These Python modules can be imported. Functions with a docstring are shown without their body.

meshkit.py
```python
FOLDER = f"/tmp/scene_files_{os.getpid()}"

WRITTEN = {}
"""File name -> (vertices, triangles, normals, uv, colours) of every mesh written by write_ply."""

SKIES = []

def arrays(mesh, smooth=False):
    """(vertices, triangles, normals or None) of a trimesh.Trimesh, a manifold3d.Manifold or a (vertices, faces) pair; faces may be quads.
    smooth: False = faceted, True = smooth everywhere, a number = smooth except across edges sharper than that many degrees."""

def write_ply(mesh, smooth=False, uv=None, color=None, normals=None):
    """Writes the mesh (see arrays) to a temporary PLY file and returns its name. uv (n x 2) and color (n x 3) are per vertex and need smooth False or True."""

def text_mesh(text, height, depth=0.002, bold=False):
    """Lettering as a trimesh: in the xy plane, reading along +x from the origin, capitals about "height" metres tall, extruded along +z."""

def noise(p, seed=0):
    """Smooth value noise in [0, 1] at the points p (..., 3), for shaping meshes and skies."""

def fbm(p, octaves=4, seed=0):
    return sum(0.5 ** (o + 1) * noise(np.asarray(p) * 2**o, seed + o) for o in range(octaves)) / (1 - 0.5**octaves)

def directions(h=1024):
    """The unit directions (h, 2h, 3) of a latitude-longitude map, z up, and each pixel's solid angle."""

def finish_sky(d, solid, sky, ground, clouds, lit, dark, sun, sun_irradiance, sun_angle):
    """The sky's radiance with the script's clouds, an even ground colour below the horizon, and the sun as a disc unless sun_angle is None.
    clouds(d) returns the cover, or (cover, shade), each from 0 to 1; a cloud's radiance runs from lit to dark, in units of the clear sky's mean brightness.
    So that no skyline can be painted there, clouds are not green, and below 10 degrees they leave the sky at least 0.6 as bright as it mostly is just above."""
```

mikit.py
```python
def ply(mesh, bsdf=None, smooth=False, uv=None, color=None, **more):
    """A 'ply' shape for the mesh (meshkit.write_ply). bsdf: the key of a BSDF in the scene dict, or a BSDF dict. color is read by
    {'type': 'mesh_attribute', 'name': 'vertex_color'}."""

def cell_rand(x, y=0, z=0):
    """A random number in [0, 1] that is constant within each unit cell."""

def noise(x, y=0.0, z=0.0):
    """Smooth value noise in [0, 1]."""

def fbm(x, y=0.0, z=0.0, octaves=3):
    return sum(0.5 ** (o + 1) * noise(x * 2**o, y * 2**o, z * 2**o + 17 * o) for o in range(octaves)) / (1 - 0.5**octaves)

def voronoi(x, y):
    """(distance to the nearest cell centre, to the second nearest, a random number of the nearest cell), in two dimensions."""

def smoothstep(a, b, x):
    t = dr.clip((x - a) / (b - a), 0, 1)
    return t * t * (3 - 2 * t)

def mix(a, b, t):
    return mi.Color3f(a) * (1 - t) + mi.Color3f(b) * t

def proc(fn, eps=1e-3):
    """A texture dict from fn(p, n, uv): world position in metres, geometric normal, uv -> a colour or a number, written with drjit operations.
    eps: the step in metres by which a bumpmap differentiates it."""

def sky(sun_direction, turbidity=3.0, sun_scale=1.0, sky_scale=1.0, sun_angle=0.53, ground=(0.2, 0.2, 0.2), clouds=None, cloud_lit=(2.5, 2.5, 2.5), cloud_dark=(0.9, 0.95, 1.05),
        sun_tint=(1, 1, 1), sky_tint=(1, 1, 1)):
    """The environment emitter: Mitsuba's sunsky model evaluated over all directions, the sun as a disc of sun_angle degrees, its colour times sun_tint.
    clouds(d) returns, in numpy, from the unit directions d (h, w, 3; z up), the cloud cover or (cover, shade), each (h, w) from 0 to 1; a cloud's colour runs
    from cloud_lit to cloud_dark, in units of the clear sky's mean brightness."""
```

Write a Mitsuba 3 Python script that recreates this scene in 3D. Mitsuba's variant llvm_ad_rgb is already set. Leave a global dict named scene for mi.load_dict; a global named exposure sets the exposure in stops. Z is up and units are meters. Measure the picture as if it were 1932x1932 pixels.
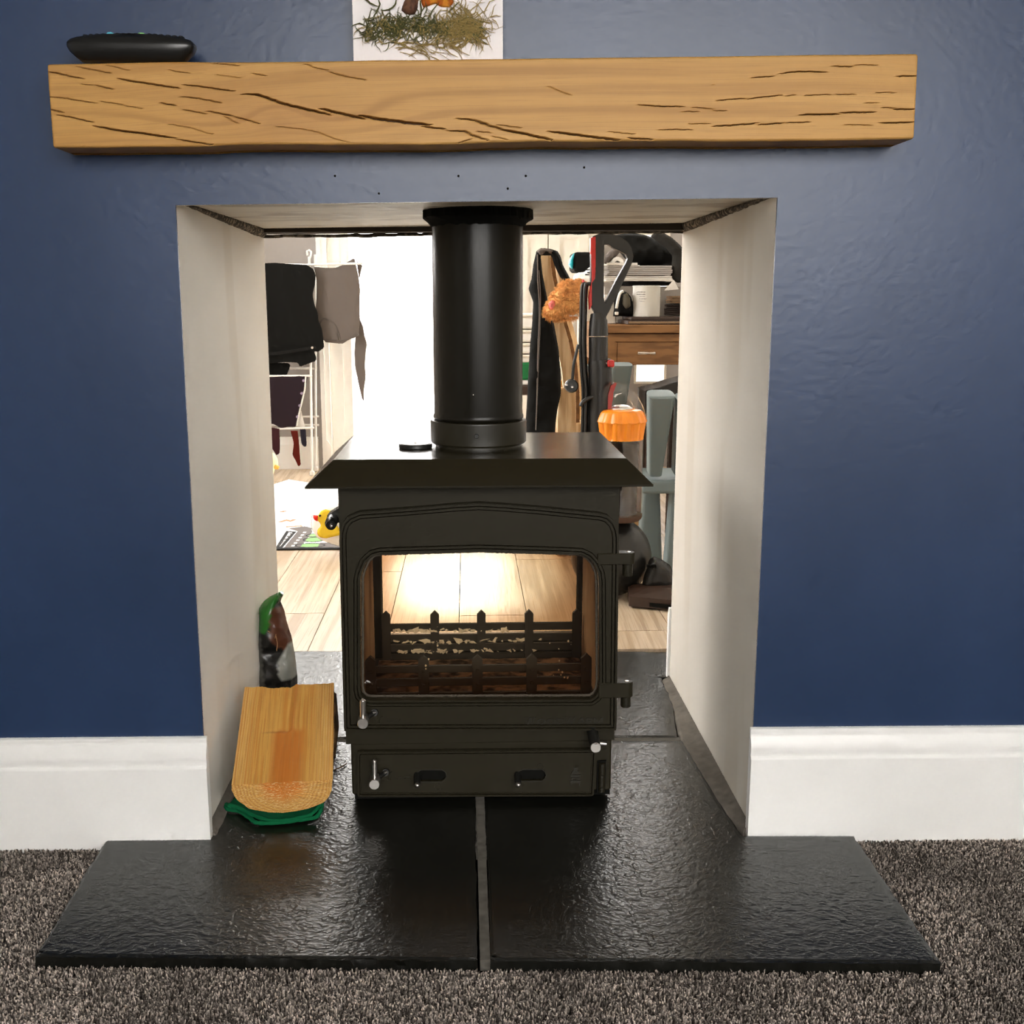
import math, random
import numpy as np, trimesh, mitsuba as mi, drjit as dr
import manifold3d as mf
from shapely.geometry import Polygon, LineString, box as sbox
from shapely.ops import unary_union
import shapely, shapely.affinity
from scipy.spatial import Delaunay
import mikit, meshkit
from mikit import proc, noise, fbm, voronoi, cell_rand, smoothstep, mix

T = mi.ScalarTransform4f
scene, labels = {}, {}
rng = np.random.default_rng(7)

# ------------------------------------------------------------------ camera, sky, exposure
exposure = 6.9
CAM = np.array([-0.0156, -1.6372, 0.8659])
YAW, PITCH, ROLL, FPX = 0.04199, 0.19529, 0.00067, 2013.28
fw = np.array([math.sin(YAW) * math.cos(PITCH), math.cos(YAW) * math.cos(PITCH), -math.sin(PITCH)])
rt = np.array([math.cos(YAW), -math.sin(YAW), 0.0])
up = np.cross(rt, fw)
up = -rt * math.sin(ROLL) + up * math.cos(ROLL)
scene['camera'] = {'type': 'perspective', 'fov': math.degrees(2 * math.atan(966 / FPX)), 'near_clip': 0.05, 'far_clip': 200.0,
                   'to_world': T().look_at(origin=CAM.tolist(), target=(CAM + fw).tolist(), up=up.tolist())}


def overcast(d):
    n = meshkit.fbm(d * np.array([2.0, 2.0, 4.0]) + 3.1, 3)
    return np.ones(d.shape[:2]), np.clip(0.25 * n, 0, 1)


scene['sky'] = mikit.sky([0.3, 0.75, 0.6], turbidity=4.0, sun_scale=0.0, sky_scale=1.0, ground=(0.3, 0.3, 0.29), clouds=overcast,
                         cloud_lit=(1.03, 1.0, 0.96), cloud_dark=(0.92, 0.9, 0.88))


# ------------------------------------------------------------------ helpers
def lin(*c):
    return [(v / 255 / 12.92 if v / 255 <= 0.04045 else ((v / 255 + 0.055) / 1.055) ** 2.4) for v in c]


def rgb(c):
    return {'type': 'rgb', 'value': [float(v) for v in c]}


def two(b):
    return {'type': 'twosided', 'b': b}


def pr(color, rough=0.5, metallic=0.0, spec=0.5, **k):
    c = color if isinstance(color, dict) else rgb(color)
    return {'type': 'principled', 'base_color': c, 'roughness': rough, 'metallic': metallic, 'specular': spec, **k}


def mat(name, bsdf, bump=None, scale=0.001, eps=1e-3):
    if bump is not None:
        bsdf = {'type': 'bumpmap', 'tex': proc(bump, eps), 'scale': scale, 'b': bsdf}
    scene[name] = two(bsdf)


def numbered(k):
    if k not in scene and k not in labels:
        return k
    i = 1
    while f'{k}_{i:03d}' in scene or f'{k}_{i:03d}' in labels:
        i += 1
    return f'{k}_{i:03d}'


def thing(name, label, category, group=None):
    k = numbered(name)
    labels[k] = {'label': label, 'category': category}
    if group:
        labels[k]['group'] = group
    return k


def obj(name, mesh, bsdf, parent=None, smooth=30, label=None, kind=None, uv=None, color=None):
    k = numbered(f'{parent}__{name}' if parent else name)
    if isinstance(mesh, dict):
        scene[k] = mesh
    else:
        if isinstance(mesh, (list, tuple)) and len(mesh) and not isinstance(mesh[0], np.ndarray):
            mesh = cat(mesh)
        scene[k] = mikit.ply(mesh, bsdf, smooth=smooth, uv=uv, color=color)
    d = {}
    if label:
        d['label'] = label
    if kind:
        d['kind'] = kind
    if d:
        labels[k] = d
    return k


def whole(name, mesh, bsdf, label, category, group=None, smooth=30, kind=None, **k):
    key = obj(name, mesh, bsdf, None, smooth, **k)
    labels[key] = {'label': label, 'category': category}
    if group:
        labels[key]['group'] = group
    if kind:
        labels[key]['kind'] = kind
    return key


def struct(name, mesh, bsdf, smooth=False, label=None, parent=None, **k):
    return obj(name, mesh, bsdf, parent, smooth, label=label, kind='structure' if parent is None else None, **k)


def tm(m):
    if hasattr(m, 'to_mesh'):
        q = m.to_mesh()
        return trimesh.Trimesh(np.array(q.vert_properties[:, :3]), np.array(q.tri_verts), process=False)
    if isinstance(m, (list, tuple)) and isinstance(m[0], np.ndarray):
        return trimesh.Trimesh(m[0], m[1], process=False)
    return m


def cat(ms):
    return trimesh.util.concatenate([tm(m) for m in ms])


def box(x0, x1, y0, y1, z0, z1, b=0.0):
    x0, x1 = min(x0, x1), max(x0, x1); y0, y1 = min(y0, y1), max(y0, y1); z0, z1 = min(z0, z1), max(z0, z1)
    if b <= 0:
        return trimesh.creation.box(bounds=[[x0, y0, z0], [x1, y1, z1]])
    b = min(b, (x1 - x0) / 2.01, (y1 - y0) / 2.01, (z1 - z0) / 2.01)
    p = []
    for i in range(3):
        e = [b, b, b]; e[i] = 0
        for x in (x0 + e[0], x1 - e[0]):
            for y in (y0 + e[1], y1 - e[1]):
                for z in (z0 + e[2], z1 - e[2]):
                    p.append((x, y, z))
    return tm(mf.Manifold.hull_points(np.array(p)))


def rbox(x0, x1, y0, y1, z0, z1, r, n=16):
    s = mf.Manifold.sphere(r, n)
    return tm(mf.Manifold.batch_hull([s.translate((x, y, z)) for x in (x0 + r, x1 - r) for y in (y0 + r, y1 - r) for z in (z0 + r, z1 - r)]))


def hull(p):
    return tm(mf.Manifold.hull_points(np.array(p, float)))


def poly(p):
    g = p if hasattr(p, 'geom_type') else Polygon(p)
    return g if g.is_valid else g.buffer(0)


def ex(p, h):
    g = poly(p)
    return cat([trimesh.creation.extrude_polygon(q, h, engine='earcut') for q in getattr(g, 'geoms', [g]) if q.area > 1e-9])


def prism(p, y0, y1):
    """An outline in (x, z) carried from y0 (front) to y1 (back)."""
    m = ex(p, abs(y1 - y0))
    v = m.vertices.copy()
    m.vertices = np.stack([v[:, 0], max(y0, y1) - v[:, 2], v[:, 1]], 1)
    return m


def slab(p, z0, z1):
    m = ex(p, z1 - z0); m.apply_translation((0, 0, z0)); return m


def xprism(p, x0, x1):
    """An outline in (y, z) carried along x."""
    m = ex(p, x1 - x0); v = m.vertices.copy()
    m.vertices = np.stack([x0 + v[:, 2], v[:, 0], v[:, 1]], 1); return m


def bev(p, y0, y1, b=0.002, n=2):
    """prism() with its front edge rounded in n small steps."""
    g = poly(p); out = [prism(g, y0 + b, y1)]
    for i in range(n):
        a = (i + 0.5) / n
        q = g.buffer(-b * (1 - math.sqrt(max(0, 1 - (1 - a) ** 2))))
        out.append(prism(q, y0 + b * i / n, y1))
    return cat(out[1:] + out[:1])


def chamfer(p, y0, y1, b):
    """Convex outline with a true chamfer on the front edge."""
    g = poly(p); i = g.buffer(-b, join_style=2)
    a = [(x, y0 + b, z) for x, z in g.exterior.coords] + [(x, y1, z) for x, z in g.exterior.coords] + [(x, y0, z) for x, z in i.exterior.coords]
    return hull(a)


def tube(pts, r, n=10, closed=False):
    p = np.array(pts, float); m = len(p)
    r = np.broadcast_to(np.array(r, float), (m,))
    t = np.roll(p, -1, 0) - np.roll(p, 1, 0) if closed else np.gradient(p, axis=0)
    t /= np.linalg.norm(t, axis=1, keepdims=True) + 1e-12
    a = np.zeros_like(p)
    u = np.array([0, 0, 1.0]) if abs(t[0, 2]) < 0.9 else np.array([1.0, 0, 0])
    for i in range(m):
        u = u - t[i] * (u @ t[i]); u /= np.linalg.norm(u) + 1e-12; a[i] = u
    b = np.cross(t, a); g = np.arange(n) * 2 * math.pi / n
    v = p[:, None] + r[:, None, None] * (np.cos(g)[None, :, None] * a[:, None] + np.sin(g)[None, :, None] * b[:, None])
    v = v.reshape(-1, 3); f = []
    for i in range(m if closed else m - 1):
        j = (i + 1) % m
        for k in range(n):
            l = (k + 1) % n
            f += [(i * n + k, i * n + l, j * n + l), (i * n + k, j * n + l, j * n + k)]
    if not closed:
        c = len(v); v = np.vstack([v, p[:1], p[-1:]])
        for k in range(n):
            l = (k + 1) % n
            f += [(c, l, k), (c + 1, (m - 1) * n + k, (m - 1) * n + l)]
    return trimesh.Trimesh(v, np.array(f), process=False)


def spline(pts, n=8):
    p = np.array(pts, float); q = np.vstack([2 * p[0] - p[1], p, 2 * p[-1] - p[-2]]); out = []
    for i in range(len(p) - 1):
        a, b, c, d = q[i:i + 4]
        for t in np.arange(n) / n:
            out.append(0.5 * (2 * b + (c - a) * t + (2 * a - 5 * b + 4 * c - d) * t * t + (3 * b - a - 3 * c + d) * t ** 3))
    return np.array(out + [p[-1]])


def lathe(profile, center=(0, 0, 0), axis='z', n=40):
    """A closed profile of (radius, height) turned about an axis."""
    m = trimesh.creation.revolve(np.array(profile, float), sections=n)
    if m.volume < 0:
        m.invert()
    if axis == 'y':
        v = m.vertices.copy(); m.vertices = np.stack([v[:, 0], -v[:, 2], v[:, 1]], 1)
    if axis == 'x':
        v = m.vertices.copy(); m.vertices = np.stack([v[:, 2], v[:, 1], -v[:, 0]], 1)
    m.apply_translation(center)
    return m


def cyl(p0, p1, r, n=24, r1=None):
    p0, p1 = np.array(p0, float), np.array(p1, float)
    return tube([p0, p1], [r, r if r1 is None else r1], n)


def disc(r0, z0, z1, c, axis='y', b=0.0008, n=32):
    return lathe([(0, z0), (r0 - b, z0), (r0, z0 + b), (r0, z1 - b), (r0 - b, z1), (0, z1)], c, axis, n)


def tri_poly(outline, step):
    g = poly(outline)
    if g.geom_type != 'Polygon':
        g = max(g.geoms, key=lambda q: q.area)
    rings = [g.exterior] + list(g.interiors); bp = []; loops = []
    for r in rings:
        k = max(8, int(r.length / step)); s = len(bp)
        q = [r.interpolate(i / k, normalized=True) for i in range(k)]
        bp += [(a.x, a.y) for a in q]; loops.append(list(range(s, s + k)))
    x0, y0, x1, y1 = g.bounds
    gx, gy = np.meshgrid(np.arange(x0, x1, step), np.arange(y0, y1, step * 0.87))
    gx = gx + (np.arange(gx.shape[0]) % 2)[:, None] * step * 0.5
    q = np.stack([gx.ravel(), gy.ravel()], 1)
    pts = shapely.points(q); inner = g.buffer(-step * 0.5)
    q = q[shapely.contains(inner, pts)] if not inner.is_empty else q[:0]
    v = np.vstack([np.array(bp), q]); f = Delaunay(v).simplices
    c = v[f].mean(1); f = f[shapely.contains(g, shapely.points(c))]
    a, b, c = v[f[:, 0]], v[f[:, 1]], v[f[:, 2]]
    cr = (b[:, 0] - a[:, 0]) * (c[:, 1] - a[:, 1]) - (b[:, 1] - a[:, 1]) * (c[:, 0] - a[:, 0])
    f = np.where(cr[:, None] < 0, f[:, ::-1], f); f = f[np.abs(cr) > 1e-12]
    d = shapely.distance(g.boundary, shapely.points(v)); d[:len(bp)] = 0
    e = np.sort(np.vstack([f[:, [0, 1]], f[:, [1, 2]], f[:, [2, 0]]]), 1)
    return v, f, d, len(bp), e


def edges_of(f):
    e = np.vstack([f[:, [0, 1]], f[:, [1, 2]], f[:, [2, 0]]]); s = np.sort(e, 1)
    _, i, c = np.unique(s, axis=0, return_index=True, return_counts=True)
    return e[i[c == 1]]


def puff(outline, y, front, back, step=0.012, r=None, amp=0.0, freq=30.0, seed=0):
    """A soft body with the given outline in (x, z), rounded towards its rim."""
    v, f, d, nb, _ = tri_poly(outline, step)
    r = r or max(d.max(), 1e-4)
    h = np.sqrt(np.clip(1 - (1 - np.clip(d / r, 0, 1)) ** 2, 0, 1))
    w = (meshkit.fbm(np.stack([v[:, 0] * freq, v[:, 1] * freq, 0 * d + seed], 1), 3) - 0.5) * 2 * amp * np.clip(d / (0.3 * r), 0, 1)
    n = len(v); rim = d <= 0
    A = np.stack([v[:, 0], y - front * h + w, v[:, 1]], 1); B = np.stack([v[:, 0], y + back * h + w * 0.5, v[:, 1]], 1)
    idx = np.where(rim, np.arange(n), np.arange(n) + n)
    m = trimesh.Trimesh(np.vstack([A, B]), np.vstack([f, idx[f][:, ::-1]]), process=False)
    m.remove_unreferenced_vertices()
    return m


def cloth(outline, y, thick=0.004, fold=None, step=0.012):
    v, f, d, nb, _ = tri_poly(outline, step)
    w = np.zeros(len(v)) if fold is None else fold(v[:, 0], v[:, 1])
    e = np.minimum(1, d / (0.4 * step) + 0.25) * thick / 2
    A = np.stack([v[:, 0], y + w - e, v[:, 1]], 1); B = np.stack([v[:, 0], y + w + e, v[:, 1]], 1)
    n = len(v); b = edges_of(f)
    side = np.vstack([np.stack([b[:, 1], b[:, 0], b[:, 0] + n], 1), np.stack([b[:, 1], b[:, 0] + n, b[:, 1] + n], 1)])
    return trimesh.Trimesh(np.vstack([A, B]), np.vstack([f, f[:, ::-1] + n, side]), process=False)


def folds(amp, freq, seed, slant=0.0, sag=0.25):
    def fn(x, z):
        u = x + slant * z
        a = meshkit.fbm(np.stack([u * freq, z * freq * sag, 0 * u + seed * 1.7], -1), 3) - 0.5
        return a * 2 * amp
    return fn


def text(s, height, p, depth=0.001, width=None, bold=False):
    """Raised lettering on a surface that faces the room in front (-y), its lower left corner at p."""
    m = meshkit.text_mesh(s, height, depth, bold)
    v = m.vertices.copy(); v[:, 0] -= v[:, 0].min()
    if width:
        v[:, 0] *= width / v[:, 0].max()
    m.vertices = np.stack([p[0] + v[:, 0], p[1] - v[:, 2], p[2] + v[:, 1]], 1)
    return m


# ------------------------------------------------------------------ materials
def nz(a, b, c):
    return lambda p, n, uv: noise(p.x * a, p.y * b, p.z * c)


def wall_bump(p, n, uv):
    return fbm(p.x * 130, p.y * 130, p.z * 130, 3) * 0.6 + fbm(p.x * 14, p.y * 14, p.z * 5, 2) * 0.5


def blue_col(p, n, uv):
    t = fbm(p.x * 3.1, p.z * 2.3, 4.0, 3)
    return mix((0.0150, 0.0335, 0.083), (0.0215, 0.0440, 0.106), smoothstep(0.3, 0.7, t))


def jamb_col(p, n, uv):
    t = fbm(p.x * 6, p.y * 5, p.z * 4, 3)
    s = smoothstep(0.52, 0.7, fbm(p.x * 3, p.y * 14, p.z * 2.2, 2))
    return mix(mix((0.66, 0.615, 0.545), (0.73, 0.69, 0.62), t), (0.54, 0.47, 0.37), s * 0.3)


def plate_col(p, n, uv):
    t = smoothstep(0.45, 0.75, fbm(p.x * 9, p.y * 22, 3.0, 3))
    return mix((0.50, 0.46, 0.38), (0.25, 0.205, 0.15), t * 0.7)


def rough_col(p, n, uv):
    return mix((0.05, 0.042, 0.033), (0.24, 0.20, 0.15), smoothstep(0.4, 0.75, fbm(p.x * 160, p.y * 160, p.z * 160, 2)))


def oak_col(p, n, uv):
    wz = p.z + 0.012 * noise(p.x * 4, 2.0, p.z * 6) - 0.06 * p.x * smoothstep(0.3, -0.5, p.x) * 1.0
    k1 = dr.sqrt(dr.square((p.x + 0.275) * 0.55) + dr.square(p.z - 1.115)) * 55
    k = dr.exp(-dr.square((p.x + 0.275) / 0.12) - dr.square((p.z - 1.115) / 0.03))
    g = fbm(p.x * 2.2 + 3, p.y * 30, wz * 75 + k1 * k * 1.6, 3)
    f = noise(p.x * 18, p.y * 200, wz * 900)
    big = fbm(p.x * 1.7, p.y * 4, wz * 14, 2)
    c = mix((0.485, 0.262, 0.074), (0.375, 0.182, 0.046), smoothstep(0.4, 0.78, g) * 0.8)
    c = mix(c, (0.55, 0.315, 0.10), smoothstep(0.45, 0.7, big) * 0.45)
    c = mix(c, (0.32, 0.155, 0.045), smoothstep(0.5, 0.8, f) * 0.3)
    c = mix(c, (0.30, 0.12, 0.035), k * 0.35)
    return mix(c, (0.05, 0.022, 0.01), dr.clip(uv.x, 0, 1))


def slate_bump(p, n, uv):
    a = fbm(p.x * 95, p.y * 130, 1.0, 3)
    b = noise(p.x * 250, p.y * 320, 5.0)
    return a * 1.0 + b * b * 0.55 + 0.7 * smoothstep(0.62, 0.8, noise(p.x * 120, p.y * 120, 9.0))


def slate_col(p, n, uv):
    return mix((0.0030, 0.0032, 0.0023), (0.0065, 0.0068, 0.0050), fbm(p.x * 12, p.y * 12, p.z * 12, 3))


def grout_col(p, n, uv):
    return mix((0.07, 0.065, 0.055), (0.16, 0.15, 0.13), fbm(p.x * 90, p.y * 90, p.z * 90, 2))


def iron_bump(p, n, uv):
    return fbm(p.x * 420, p.y * 420, p.z * 420, 2)


def plank_col(s):
    def fn(p, n, uv):
        w = p.x + 0.02 * noise(p.y * 2.3, s * 1.0, 1.0)
        g = fbm(w * 55 + s, p.y * 2.4, 2.0 + s, 3)
        f = noise(w * 420, p.y * 9, s * 1.0)
        c = mix((0.50, 0.40, 0.29), (0.37, 0.275, 0.18), smoothstep(0.35, 0.75, g))
        return mix(c, (0.30, 0.21, 0.13), smoothstep(0.6, 0.85, f) * 0.35) * (0.92 + 0.05 * s)
    return fn


def oakf_col(p, n, uv):
    g = fbm(p.x * 14, p.y * 14, p.z * 60, 3)
    return mix((0.235, 0.115, 0.043), (0.155, 0.070, 0.025), smoothstep(0.35, 0.7, g))


def oakv_col(p, n, uv):
    g = fbm(p.x * 90, p.y * 90, p.z * 7, 3)
    return mix((0.66, 0.47, 0.27), (0.46, 0.27, 0.12), smoothstep(0.3, 0.7, g))


def brick_col(p, n, uv):
    return mix((0.38, 0.265, 0.165), (0.19, 0.12, 0.075), smoothstep(0.4, 0.8, fbm(p.x * 10, p.y * 14, p.z * 5, 3)))


mat('m_wall_blue', pr(proc(blue_col), 0.37, spec=0.55), wall_bump, 0.0005, 2e-3)
mat('m_jamb', pr(proc(jamb_col), 0.85, spec=0.2), wall_bump, 0.0009, 2e-3)
mat('m_plate', pr(proc(plate_col), 0.55, spec=0.4), lambda p, n, uv: fbm(p.x * 25, p.y * 60, 1.0, 2), 0.002)
mat('m_rough', pr(proc(rough_col), 0.95, spec=0.1))
mat('m_white_gloss', pr((0.86, 0.855, 0.83), 0.32, spec=0.45), lambda p, n, uv: fbm(p.x * 4, p.y * 90, p.z * 120, 2), 0.0002)
mat('m_white', pr((0.80, 0.79, 0.76), 0.6, spec=0.3))
mat('m_cream', pr((0.72, 0.68, 0.60), 0.45, spec=0.4))
mat('m_grey_wall', pr((0.36, 0.335, 0.32), 0.8, spec=0.2))
mat('m_room_wall', pr((0.66, 0.65, 0.62), 0.9, spec=0.1))
mat('m_ceiling', pr((0.82, 0.82, 0.80), 0.9, spec=0.1))
mat('m_oak', pr(proc(oak_col), 0.52, spec=0.35), lambda p, n, uv: fbm(p.x * 20, p.y * 200, p.z * 500, 2), 0.00025, 5e-4)
mat('m_slate', pr(proc(slate_col), 0.32, spec=0.75), slate_bump, 0.00075, 5e-4)
mat('m_grout', pr(proc(grout_col), 0.95, spec=0.1), lambda p, n, uv: fbm(p.x * 300, p.y * 300, p.z * 300, 2), 0.001)
mat('m_mortar', pr(proc(lambda p, n, uv: mix((0.085, 0.077, 0.064), (0.20, 0.18, 0.155), fbm(p.x * 70, p.y * 70, p.z * 70, 3))), 0.95, spec=0.1), lambda p, n, uv: fbm(p.x * 300, p.y * 300, p.z * 300, 2), 0.0008)
mat('m_iron', pr((0.0185, 0.0155, 0.0078), 0.50, spec=0.20), iron_bump, 0.00022, 5e-4)
mat('m_iron_smooth', pr((0.0150, 0.0128, 0.0068), 0.36, spec=0.42))
mat('m_black_gap', pr((0.006, 0.006, 0.005), 0.9, spec=0.1))
mat('m_steel', pr((0.72, 0.68, 0.64), 0.28, metallic=1.0), lambda p, n, uv: noise(p.x * 900, p.y * 60, p.z * 900), 0.00005)
mat('m_brick', pr(proc(brick_col), 0.95, spec=0.1))
mat('m_soot', pr((0.034, 0.027, 0.020), 0.8, spec=0.25))
mat('m_rope', pr((0.085, 0.072, 0.055), 0.95, spec=0.1))
mat('m_ash', pr((0.62, 0.50, 0.36), 1.0, spec=0.05))
mat('m_ash_bed', pr(proc(lambda p, n, uv: mix((0.035, 0.022, 0.015), (0.26, 0.15, 0.085), smoothstep(0.35, 0.7, fbm(p.x * 45, p.y * 45, p.z * 90, 3)))), 1.0, spec=0.05))
def soot_glass(p, n, uv):
    dx, dz = dr.abs(p.x - 0.004) / 0.197, dr.abs(p.z - 0.345) / 0.125
    e = dr.power(dr.power(dx, 4.0) + dr.power(dz, 4.0), 0.25) + 0.16 * (fbm(p.x * 14, p.z * 11, 2.0, 3) - 0.5)
    return mix((0.97, 0.93, 0.82), (0.55, 0.40, 0.28), smoothstep(0.62, 1.05, e))


scene['m_stove_glass'] = {'type': 'thindielectric', 'int_ior': 1.5, 'specular_transmittance': proc(soot_glass)}
mat('m_canopy', pr((0.0150, 0.0128, 0.0068), 0.17, spec=0.8), lambda p, n, uv: fbm(p.x * 60, p.y * 60, 1.0, 2), 0.0002)
scene['m_pane'] = {'type': 'thindielectric', 'int_ior': 1.5}
for s_ in range(4):
    mat(f'm_plank_{s_}', pr(proc(plank_col(s_)), 0.34, spec=0.5), lambda p, n, uv: fbm(p.x * 160, p.y * 14, 2.0, 2), 0.0003)
mat('m_oak_furniture', pr(proc(oakf_col), 0.5, spec=0.3))
mat('m_oak_chair', pr(proc(oakv_col), 0.5, spec=0.3))
mat('m_vertex', pr({'type': 'mesh_attribute', 'name': 'vertex_color'}, 0.95, spec=0.1))
mat('m_vertex_gloss', pr({'type': 'mesh_attribute', 'name': 'vertex_color'}, 0.3, spec=0.5))
for name_, col_, r_ in (('black_plastic', (0.008, 0.008, 0.007), 0.35), ('dark_grey_plastic', (0.0065, 0.006, 0.005), 0.42), ('red_plastic', (0.42, 0.012, 0.008), 0.35),
                        ('orange_plastic', (0.80, 0.24, 0.012), 0.35), ('blue_grey_plastic', (0.135, 0.175, 0.18), 0.5), ('white_plastic', (0.75, 0.74, 0.71), 0.4),
                        ('grey_plastic', (0.24, 0.23, 0.21), 0.4), ('green_plastic', (0.0, 0.13, 0.035), 0.4), ('black_cloth', (0.0035, 0.0035, 0.003), 0.95),
                        ('dark_cloth', (0.008, 0.0075, 0.007), 0.95), ('grey_cloth', (0.125, 0.105, 0.094), 0.95), ('purple_cloth', (0.020, 0.0115, 0.0165), 0.95),
                        ('maroon_cloth', (0.04, 0.011, 0.014), 0.95), ('navy_cloth', (0.017, 0.015, 0.024), 0.95), ('white_cloth', (0.72, 0.70, 0.66), 0.95),
                        ('green_cloth', (0.0, 0.10, 0.035), 0.95), ('yellow_cloth', (0.80, 0.70, 0.38), 0.9), ('leather', (0.010, 0.0075, 0.006), 0.45),
                        ('paper', (0.74, 0.71, 0.66), 0.8), ('paper_grey', (0.33, 0.305, 0.285), 0.8), ('paper_brown', (0.23, 0.15, 0.09), 0.8), ('brown_card', (0.032, 0.016, 0.010), 0.5),
                        ('teal_plastic', (0.0, 0.30, 0.36), 0.4), ('duck_yellow', (0.66, 0.46, 0.03), 0.8), ('red_print', (0.65, 0.02, 0.01), 0.7), ('pink_cloth', (0.62, 0.16, 0.14), 0.9),
                        ('tan_cloth', (0.62, 0.32, 0.11), 0.95), ('brush', (0.07, 0.036, 0.022), 0.7), ('print_grey', (0.13, 0.115, 0.11), 0.8), ('print_green', (0.22, 0.42, 0.16), 0.8),
                        ('print_white', (0.85, 0.84, 0.80), 0.8), ('print_black', (0.015, 0.015, 0.015), 0.8), ('cyan_button', (0.1, 0.5, 0.62), 0.4), ('lime_button', (0.2, 0.5, 0.16), 0.4)):
    mat('m_' + name_, pr(col_, r_, spec=0.25 if r_ > 0.7 else 0.5))
scene['m_clear'] = {'type': 'thindielectric', 'int_ior': 1.46, 'specular_transmittance': rgb((0.93, 0.92, 0.9))}
scene['m_smoked'] = {'type': 'thindielectric', 'int_ior': 1.5, 'specular_transmittance': rgb((0.62, 0.52, 0.42))}


# ------------------------------------------------------------------ the setting: two rooms joined by the fireplace opening
def tilt(m, k=-0.011):
    v = m.vertices.copy(); v[:, 2] += k * np.clip(v[:, 0], -1.0, 1.0); m.vertices = v; return m


XL, XR = -0.4505, 0.4485                      # faces of the jambs
hole = [(-0.4469, -0.2), (-0.4398, 1.003), (0.45, 1.0175), (0.452, -0.2)]
front = Polygon([(-2.3, -0.2), (2.3, -0.2), (2.3, 2.45), (-2.3, 2.45)]).difference(Polygon(hole))
wf = struct('wall_front', prism(front, 0.0, 0.004), 'm_wall_blue')
for px in ((-0.143, 0, 1.0208), (-0.026, 0, 1.0461), (0.0732, 0, 1.0466), (0.1593, 0, 1.0591), (0.0466, 0, 1.0285), (-0.2065, 0, 1.0452)):
    obj('nail_hole', disc(0.0016, -0.0006, 0.0015, (px[0], 0, px[2]), 'y', 0.0004, 12), 'm_black_gap', wf)
struct('wall_left', prism([(-2.3, -0.2), (-0.4485, -0.2), (-0.4462, 0.4), (-0.4445, 1.06), (-2.3, 1.06)], 0.004, 0.72), 'm_jamb')
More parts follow.
